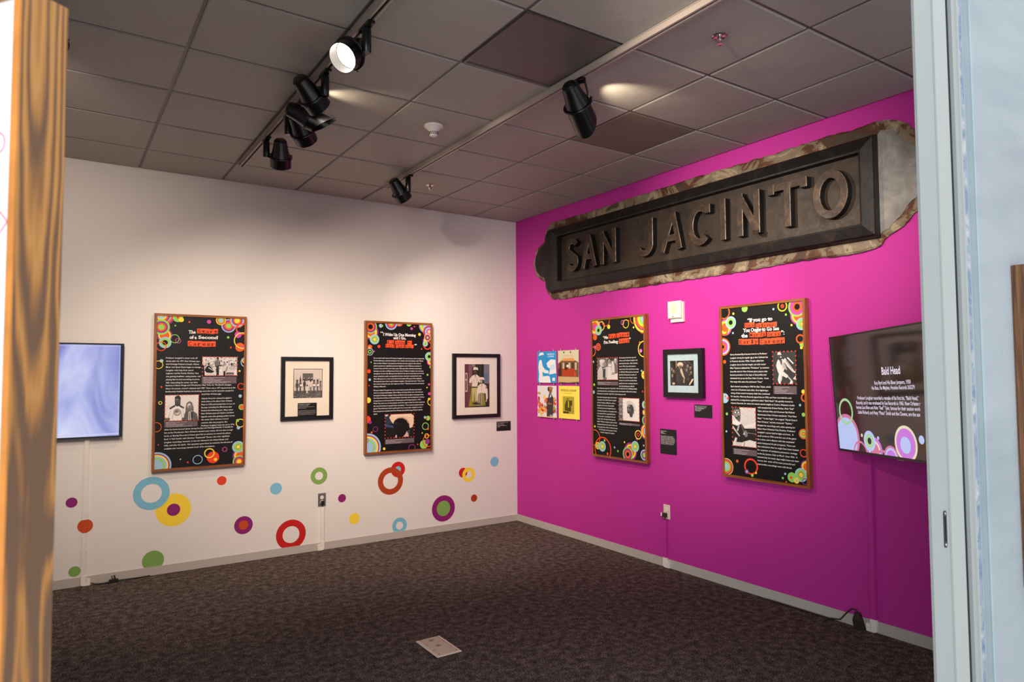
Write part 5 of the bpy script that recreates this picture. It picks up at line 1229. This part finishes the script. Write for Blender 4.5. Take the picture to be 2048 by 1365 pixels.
ch_l = channel('white cable channel below the left television', 'white', -3.897, 0.0, 1.14, 0.032, M['white'], 1, M['plastic_w'])
oc = MB(); oc_p = [(0.003 + 0.05 * cos(2 * pi * k / 40), 0.437 + 0.05 * sin(2 * pi * k / 40)) for k in range(40)]
oc_p = clip(oc_p, -0.0165, 0.39, 0.0165, 0.49); oc.add([(u, v, 0.0155) for u, v in oc_p], [tuple(range(len(oc_p)))]); oc.build('painted_disc', M['paint_orange'], ch_l)['label'] = 'orange paint crossing the channel'
channel('white cable channel below the white wall outlet', 'white', -2.106, 0.0, 0.383, 0.03, M['plastic_w'], -1, M['plastic_w'])
channel('purple painted cable channel below the purple wall outlet', 'purple', -2.125, 0.0, 0.381, 0.036, M['magenta'], 1, M['plastic_w'])
channel('purple painted cable channel below the right television', 'purple', -3.795, 0.0, 1.15, 0.034, M['magenta'], -1, M['plastic_w'])
# loose cables on the floor
t = thing('power_cable', 'black cable with plug on the carpet by the left cable channel', 'cable', (-3.80, -0.03, 0.006))
MB().tube([(-0.05, 0.0, 0.012), (-0.02, -0.005, 0.002), (0.02, -0.01, 0.0), (0.06, -0.012, 0.002), (0.08, -0.01, 0.010)], 0.005).build('cord', M['dark_cable'], t)
b = MB(); b.box(0.065, 0.125, -0.03, 0.005, -0.004, 0.018); b.build('plug_body', M['dark_cable'], t)
MB().tube([(0.09, -0.01, 0.018), (0.08, -0.012, 0.04), (0.1, -0.01, 0.045), (0.105, -0.01, 0.018)], 0.005).build('cord_loop', M['dark_cable'], t)
MB().tube([(0.12, -0.01, 0.006), (0.18, -0.008, 0.004), (0.26, 0.004, -0.001), (0.34, 0.016, -0.0015)], 0.004).build('cord', M['dark_cable'], t)
t = thing('power_cable', 'brown cable with connector standing on the carpet by the right baseboard', 'cable', (-0.022, -3.70, 0.0))
pts = [(-0.012, 0.62, 0.006), (-0.008, 0.4, 0.006), (-0.006, 0.18, 0.006), (-0.004, 0.11, 0.02), (-0.002, 0.07, 0.07), (-0.002, 0.035, 0.105), (-0.004, 0.008, 0.108), (-0.006, -0.006, 0.092)]
MB().tube(pts, 0.0045).build('cord', M['cable'], t)
b = MB(); b.add([(-0.018, 0.008, 0.095), (0.006, 0.008, 0.095), (0.006, -0.018, 0.093), (-0.018, -0.018, 0.093), (-0.028, 0.018, 0.055), (0.010, 0.018, 0.055), (0.010, -0.03, 0.052), (-0.028, -0.03, 0.052), (-0.03, 0.01, 0.001), (0.008, 0.01, 0.001), (0.008, -0.045, 0.001), (-0.03, -0.045, 0.001)],
                [(3, 2, 1, 0), (0, 1, 5, 4), (1, 2, 6, 5), (2, 3, 7, 6), (3, 0, 4, 7), (4, 5, 9, 8), (5, 6, 10, 9), (6, 7, 11, 10), (7, 4, 8, 11), (8, 9, 10, 11)])
b.build('plug_body', M['cable'], t)

# ------------------------------------------------------------------ floor box cover
t = thing('floor_box', 'tan metal floor outlet cover set in the carpet', 'floor box', (-2.256, -2.508, 0.0))
b = MB(); b.bevbox(-0.078, 0.078, -0.136, 0.136, 0.0, 0.008, 0.005); b.build('rim_plate', M['brass_plate'], t)
for y0, y1 in ((0.045, 0.125), (-0.04, 0.04)):
    b = MB(); b.box(-0.058, 0.055, y0, y1, 0.008, 0.0105); b.build('hinged_lid', M['plate_in'], t)
    c = MB().lathe([(0.016, 0.0105), (0.016, 0.0115), (0.009, 0.0118), (0.005, 0.0135), (0.0, 0.0138)], 16, Matrix.Translation((0.0, (y0 + y1) / 2, 0))).build('latch_button', M['steel'], t, smooth=True)
b = MB(); b.box(-0.062, 0.062, -0.125, -0.046, 0.008, 0.0095); b.build('blank_cover', M['plate_in'], t)
for x in (-0.055, 0.055):
    for y in (0.118, 0.034, -0.048, -0.112):
        MB().lathe([(0.004, 0.0095), (0.004, 0.0115), (0.0, 0.012)], 8, Matrix.Translation((x, y, 0))).build('screw', M['steel'], t)
MB().box(0.056, 0.060, -0.04, 0.125, 0.008, 0.0088).build('seam', M['plastic_d'], t)

# ------------------------------------------------------------------ televisions
mt = wallframe('white', -3.672 - 1.235, 1.0905, 0.0)
t = thing('television', 'slim television on the white wall showing a pale violet image, cut by the wooden panel', 'television', mtx=mt)
MB().box(0.3, 0.94, 0.15, 0.55, 0.0008, 0.02).build('wall_mount', M['blackm'], t)
W_, H_ = 1.235, 0.709
b = MB()
for q in ((0, W_, 0, 0.012), (0, W_, H_ - 0.012, H_), (0, 0.022, 0.012, H_ - 0.012), (W_ - 0.022, W_, 0.012, H_ - 0.012)): b.box(*q, 0.02, 0.06)
b.build('bezel', M['tv_shell'], t); MB().box(0.01, W_ - 0.01, 0.01, H_ - 0.01, 0.02, 0.050).build('back_shell', M['blackm'], t)
s = MB().box(0.022, W_ - 0.022, 0.012, H_ - 0.012, 0.050, 0.056); s.build('screen', M['video'], t)
ln_ = Ink(0.022, 0.012, W_ - 0.022, H_ - 0.012, z=0.0566)
ln_.rect(0.022, 0.022, W_ - 0.022, 0.030, (214, 210, 250)); ln_.rect(0.022, H_ - 0.021, W_ - 0.022, H_ - 0.018, (206, 210, 246)); ln_.rect(W_ - 0.029, 0.022, W_ - 0.026, H_ - 0.02, (190, 196, 240))
ln_.build('screen_edge_lines', M['pixels'], t)

wv = Vector((-0.52906175, -0.84797172, 0.0322123)); dn = Vector((0.0233275, -0.05247914, -0.99834952)); upv = -dn; out = wv.cross(upv)
TLc = Vector((-0.09395, -3.60873, 1.77000)); W_, H_ = 1.235, 0.70
mt = Matrix(((wv.x, upv.x, out.x, TLc.x), (wv.y, upv.y, out.y, TLc.y), (wv.z, upv.z, out.z, TLc.z), (0, 0, 0, 1)))
t = thing('television', 'television swung out from the purple wall showing white text on black', 'television', mtx=mt)
MB().box(0, W_, -H_, 0, -0.035, -0.004).build('back_shell', M['tv_shell'], t)
MB().box(0.35, 0.9, -0.55, -0.15, -0.07, -0.035).build('back_shell', M['blackm'], t)
b = MB()
for q in ((0, W_, -H_, -H_ + 0.014), (0, W_, -0.010, 0), (0, 0.012, -H_ + 0.014, -0.010), (W_ - 0.012, W_, -H_ + 0.014, -0.010)): b.box(*q, -0.004, 0.002)
b.build('bezel', M['tv_shell'], t)
MB().box(0.012, W_ - 0.012, -H_ + 0.014, -0.010, -0.004, 0.0).build('screen', M['screen_dark'], t)
im = mt.inverted(); wp = im @ Vector((-0.001, -4.12, 1.42)); ct = Vector((0.62, -0.35, -0.07))
MB().tube([ct, ct.lerp(wp, 0.5) + Vector((0.05, 0, 0)), wp], 0.02).build('mount_arm', M['blackm'], t)
pb = MB(); pb.box(-0.02, -0.0008, -4.24, -4.0, 1.3, 1.55); pb.v = [tuple(im @ Vector(p)) for p in pb.v]; pb.build('wall_bracket', M['blackm'], t)
px = Ink(0.012, -H_ + 0.014, W_ - 0.012, -0.010, z=0.0004)
VI = (206, 122, 222); BL = (190, 204, 250); YL = (238, 226, 190); PK = (214, 122, 160); GR = (170, 216, 158)
def E2(x, y, r, c, n=40): px.ell(x / 1000, -y / 1000, r / 1000, r / 1000, c, n)
E2(110, 610, 137, PK); E2(108, 612, 118, BL)
px.ring(.245, -.70, .075, .062, PK); E2(391, 672, 78, VI); E2(391, 672, 58, YL); E2(391, 672, 44, PK); E2(349, 620, 58, BL); E2(349, 620, 40, GR); E2(349, 620, 19, (20, 14, 14)); px.ring(.47, -.75, .09, .075, PK)
E2(548, 700, 68, PK); E2(548, 700, 56, BL); E2(548, 700, 44, VI); E2(548, 712, 22, PK); E2(687, 614, 96, YL); E2(687, 614, 81, VI); E2(684, 620, 44, BL)
px.ring(.122, -.458, .079, .064, GR);  E2(275, 592, 10, YL, 20); E2(439, 598, 10, BL, 20); E2(820, 584, 22, BL)
E2(1000, 650, 90, GR); E2(1000, 650, 70, BL); E2(1130, 600, 110, VI); E2(1130, 600, 80, YL)
px.build('screen_circles', M['pixels'], t)['kind'] = 'stuff'
px = Ink(0.012, -H_ + 0.014, W_ - 0.012, -0.010, z=0.0012)
WT = (240, 226, 246)
put_text(px, 'Bald Head', .533, -.229, .167, .058, WT, 0.02, 3); put_text(px, 'Roy Byrd and His Blues Jumpers, 1950', .454, -.292, .325, .029, WT)
put_text(px, 'No Buts, No Maybes, Hoodoo Records 263279', .423, -.320, .385, .029, WT)
for i, (x0_, x1_, s_) in enumerate(((.265, .832, 'Professor Longhair recorded a remake of his first hit, “Bald Head,”'), (.248, .839, 'Records, and it was rereleased by Sue Records in 1965. New Orleans r'), (.244, .835, 'heroes Lee Allen and Alvin “Red” Tyler, famous for their session work'), (.258, .830, 'Little Richard, and Huey “Piano” Smith and the Clowns, are the sax'))):
    put_text(px, s_, x0_, -(0.3755, .403, .4295, .4575)[i], x1_ - x0_, .028, WT)
px.build('screen_text', M['pixels'], t)['kind'] = 'stuff'
MB().box(0.60, 0.65, -H_ - 0.004, -H_, -0.01, 0.001).build('badge', M['steel'], t)

# ------------------------------------------------------------------ sliding door stile and fluted partition (right)
Y0 = YF - 0.02
t = thing('sliding_door', 'pale aluminium sliding door stile with a black flush pull', 'door', (-1.69, Y0, 0.004))
b = MB(); b.bevbox(0, 0.122, -0.0, 0.009, 0, 4.2, 0.003); b.build('stile', M['alum'], t)
b = MB()
n = 10
prof = [(0.0095 * cos(pi * k / n) , 0.0575 + 0.0095 * sin(pi * k / n)) for k in range(n + 1)] + [(-0.0095 * cos(pi * k / n), -0.0575 - 0.0095 * sin(pi * k / n)) for k in range(n + 1)]
hx, hz = 0.090, 1.018
b.prism([(hx + u, hz + v * 0.92) for u, v in prof], -0.0025, 0.0, lambda u, v, d: (u, d, v)); b.build('flush_pull', M['black'], t)
b = MB(); b.box(hx - 0.003, hx + 0.003, -0.0035, -0.0026, hz - 0.042, hz + 0.042); b.build('pull_recess', M['slot'], t)
for dz in (-0.052, 0.052):
    MB().lathe([(0.0, 0.001), (0.004, 0.001), (0.0045, 0)], 10, Matrix.Translation((hx, -0.0026, hz + dz)) @ Matrix.Rotation(pi / 2, 4, 'X')).build('screw', M['chrome'], t)
t = tag(MB().box(-1.566, -1.472, Y0 - 0.006, Y0 + 0.05, 0, 4.2).build('door_jamb', M['alum_b']), 'smooth pale aluminium jamb beside the sliding door stile', 'door jamb')
t = thing('fluted_partition', 'translucent fluted wall panel edged by an aluminium channel', 'partition', (-1.472, Y0, 0.0))
MB().box(0.0008, 0.03, 0.0, 0.03, 0, 4.2).build('gasket_strip', M['gasket'], t)
MB().box(0.03, 0.06, -0.012, 0.03, 0, 4.2).build('edge_channel', M['alum'], t)
MB().box(0.06, 0.068, -0.018, 0.03, 0, 4.2).build('channel_lip', M['alum_b'], t)
b = MB(); b.box(0.068, 0.135, -0.0008, 0.014, 0, 4.2); b.build('foil_strip', M['foil'], t)
MB().box(0.135, 0.2, -0.003, 0.014, 0, 4.2).build('clear_edge', M['poly'], t)
b = MB(); p0 = 0.188; x = p0; pts = []
while x < 2.6:
    for k in range(4): pts.append((x + 0.011 * k / 4, -0.004 - 0.0045 * sin(pi * k / 4)))
    x += 0.011
pts.append((x, -0.004)); n = len(pts)
b.add([(u, v, 0) for u, v in pts] + [(u, v, 4.2) for u, v in pts], [(k, k + 1, n + k + 1, n + k) for k in range(n - 1)])
b.build('fluted_sheet', M['poly'], t, smooth=True, angle=60)
for z in (0.28, 0.62, 0.95, 1.28, 1.45, 1.72, 2.02, 2.32, 2.62, 2.86):
    MB().lathe([(0.0, 0.0016), (0.0028, 0.0016), (0.004, 0)], 10, Matrix.Translation((0.108 if int(z * 100) % 2 else 0.10, -0.0009, z)) @ Matrix.Rotation(pi / 2, 4, 'X')).build('screw', M['plastic_d'], t)
mt = Matrix(((1, 0, 0, -1.008), (0, 0, -1, Y0 - 0.0095), (0, 1, 0, 0.728), (0, 0, 0, 1)))
t = thing('text_panel', 'walnut framed panel hanging on the fluted partition at the right edge', 'text panel', mtx=mt)
Wd, Ht, rim, dp = 0.69, 1.238, 0.018, 0.05
for q_, (a, b_) in enumerate((((0, 0), (Wd, 0)), ((Wd, 0), (Wd, Ht)), ((Wd, Ht), (0, Ht)), ((0, Ht), (0, 0)))):
    def inn(p): return (p[0] + (rim if p[0] == 0 else -rim), p[1] + (rim if p[1] == 0 else -rim))
    MB().prism([a, b_, inn(b_), inn(a)], 0, dp, lambda u, v, d: (u, v, d)).build('frame_bar', M['walnut_r' if q_ % 2 else 'walnut_rx'], t)
MB().box(rim, Wd - rim, rim, Ht - rim, 0.002, dp - 0.008).build('panel_face', M['panel_face'], t)
ink = Ink(rim, rim, Wd - rim, Ht - rim, dp - 0.0077)
for u, v, rs in ((20, 30, 'Y60 G48 P30'), (40, 110, 'P50 O36 Y20'), (25, 190, 'G44 B30'), (60, 240, 'O30'), (30, 300, 'M24 G12')):
    for s in rs.split(): ink.ell(rim + u / 1000, Ht - rim - v / 1000, int(s[1:]) / 1000, int(s[1:]) / 1000, INK[s[0]], 32)
ink.build('circle_print', M['print'], t)

# ------------------------------------------------------------------ near wooden-edged board (left foreground)
N_ = Vector((-4.145, -4.9764, 0.0)); F_ = Vector((-4.0955, -4.9409, 0.0))
dd = (F_ - N_).normalized(); fd_ = Vector((-dd.y, dd.x, 0))      # fd_ : along the board's face, away to the left
hh = 1.245; z0 = 0.805
mt = Matrix(((fd_.x, -dd.x, 0, N_.x), (fd_.y, -dd.y, 0, N_.y), (0, 0, 1, z0), (0, 0, 0, 1)))
dp = (F_ - N_).length
# local: x along the face to the left, y towards the viewer (negative = into the board), z up
t = thing('wall_board', 'near white board with thick bold-grained wooden edge in the left foreground', 'board', mtx=mt)
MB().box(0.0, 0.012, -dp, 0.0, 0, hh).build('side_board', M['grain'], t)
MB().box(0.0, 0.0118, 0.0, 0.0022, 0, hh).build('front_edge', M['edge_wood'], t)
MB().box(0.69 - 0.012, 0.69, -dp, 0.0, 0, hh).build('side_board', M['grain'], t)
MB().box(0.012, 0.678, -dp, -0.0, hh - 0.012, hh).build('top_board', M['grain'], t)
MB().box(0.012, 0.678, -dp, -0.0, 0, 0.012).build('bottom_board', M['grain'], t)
MB().box(0.012, 0.678, -dp, -0.004, 0.012, hh - 0.012).build('board_face', mat('white_board_face', (232, 236, 240), 0.5), t)
mk = MB()
def seg(x0_, z0_, x1_, z1_):
    a = Vector((x0_, 0, z0_)); b_ = Vector((x1_, 0, z1_)); nn = (b_ - a).normalized(); q = Vector((-nn.z, 0, nn.x)) * 0.0012
    mk.add([a - q + Vector((0, -0.0036, 0)), b_ - q + Vector((0, -0.0036, 0)), b_ + q + Vector((0, -0.0036, 0)), a + q + Vector((0, -0.0036, 0))], [(0, 1, 2, 3)])
for a in range(10):
    seg(0.044 + 0.014 * cos(a * .63), 1.047 + 0.014 * sin(a * .63), 0.044 + 0.014 * cos((a + 1) * .63), 1.047 + 0.014 * sin((a + 1) * .63))
for a in range(4):
    seg(0.035 + 0.014 * cos(a * pi / 2), 0.943 + 0.014 * sin(a * pi / 2), 0.035 + 0.014 * cos((a + 1) * pi / 2), 0.943 + 0.014 * sin((a + 1) * pi / 2))
mk.build('printed_outline', mat('pale_red_ink', (226, 120, 140), 0.6), t)
# short angled wall stub the board hangs on
q0 = F_ + dd * 0.002 + fd_ * 0.2
pts = [q0, q0 + fd_ * 0.9, q0 + fd_ * 0.9 + dd * 0.1, q0 + dd * 0.1]
b = MB(); b.add([(p.x, p.y, 0) for p in pts] + [(p.x, p.y, H) for p in pts], [(0, 1, 2, 3), (7, 6, 5, 4), (0, 4, 5, 1), (1, 5, 6, 2), (2, 6, 7, 3), (3, 7, 4, 0)])
tag(b.build('wall_angled_left', M['grey_wall']), kind='structure')
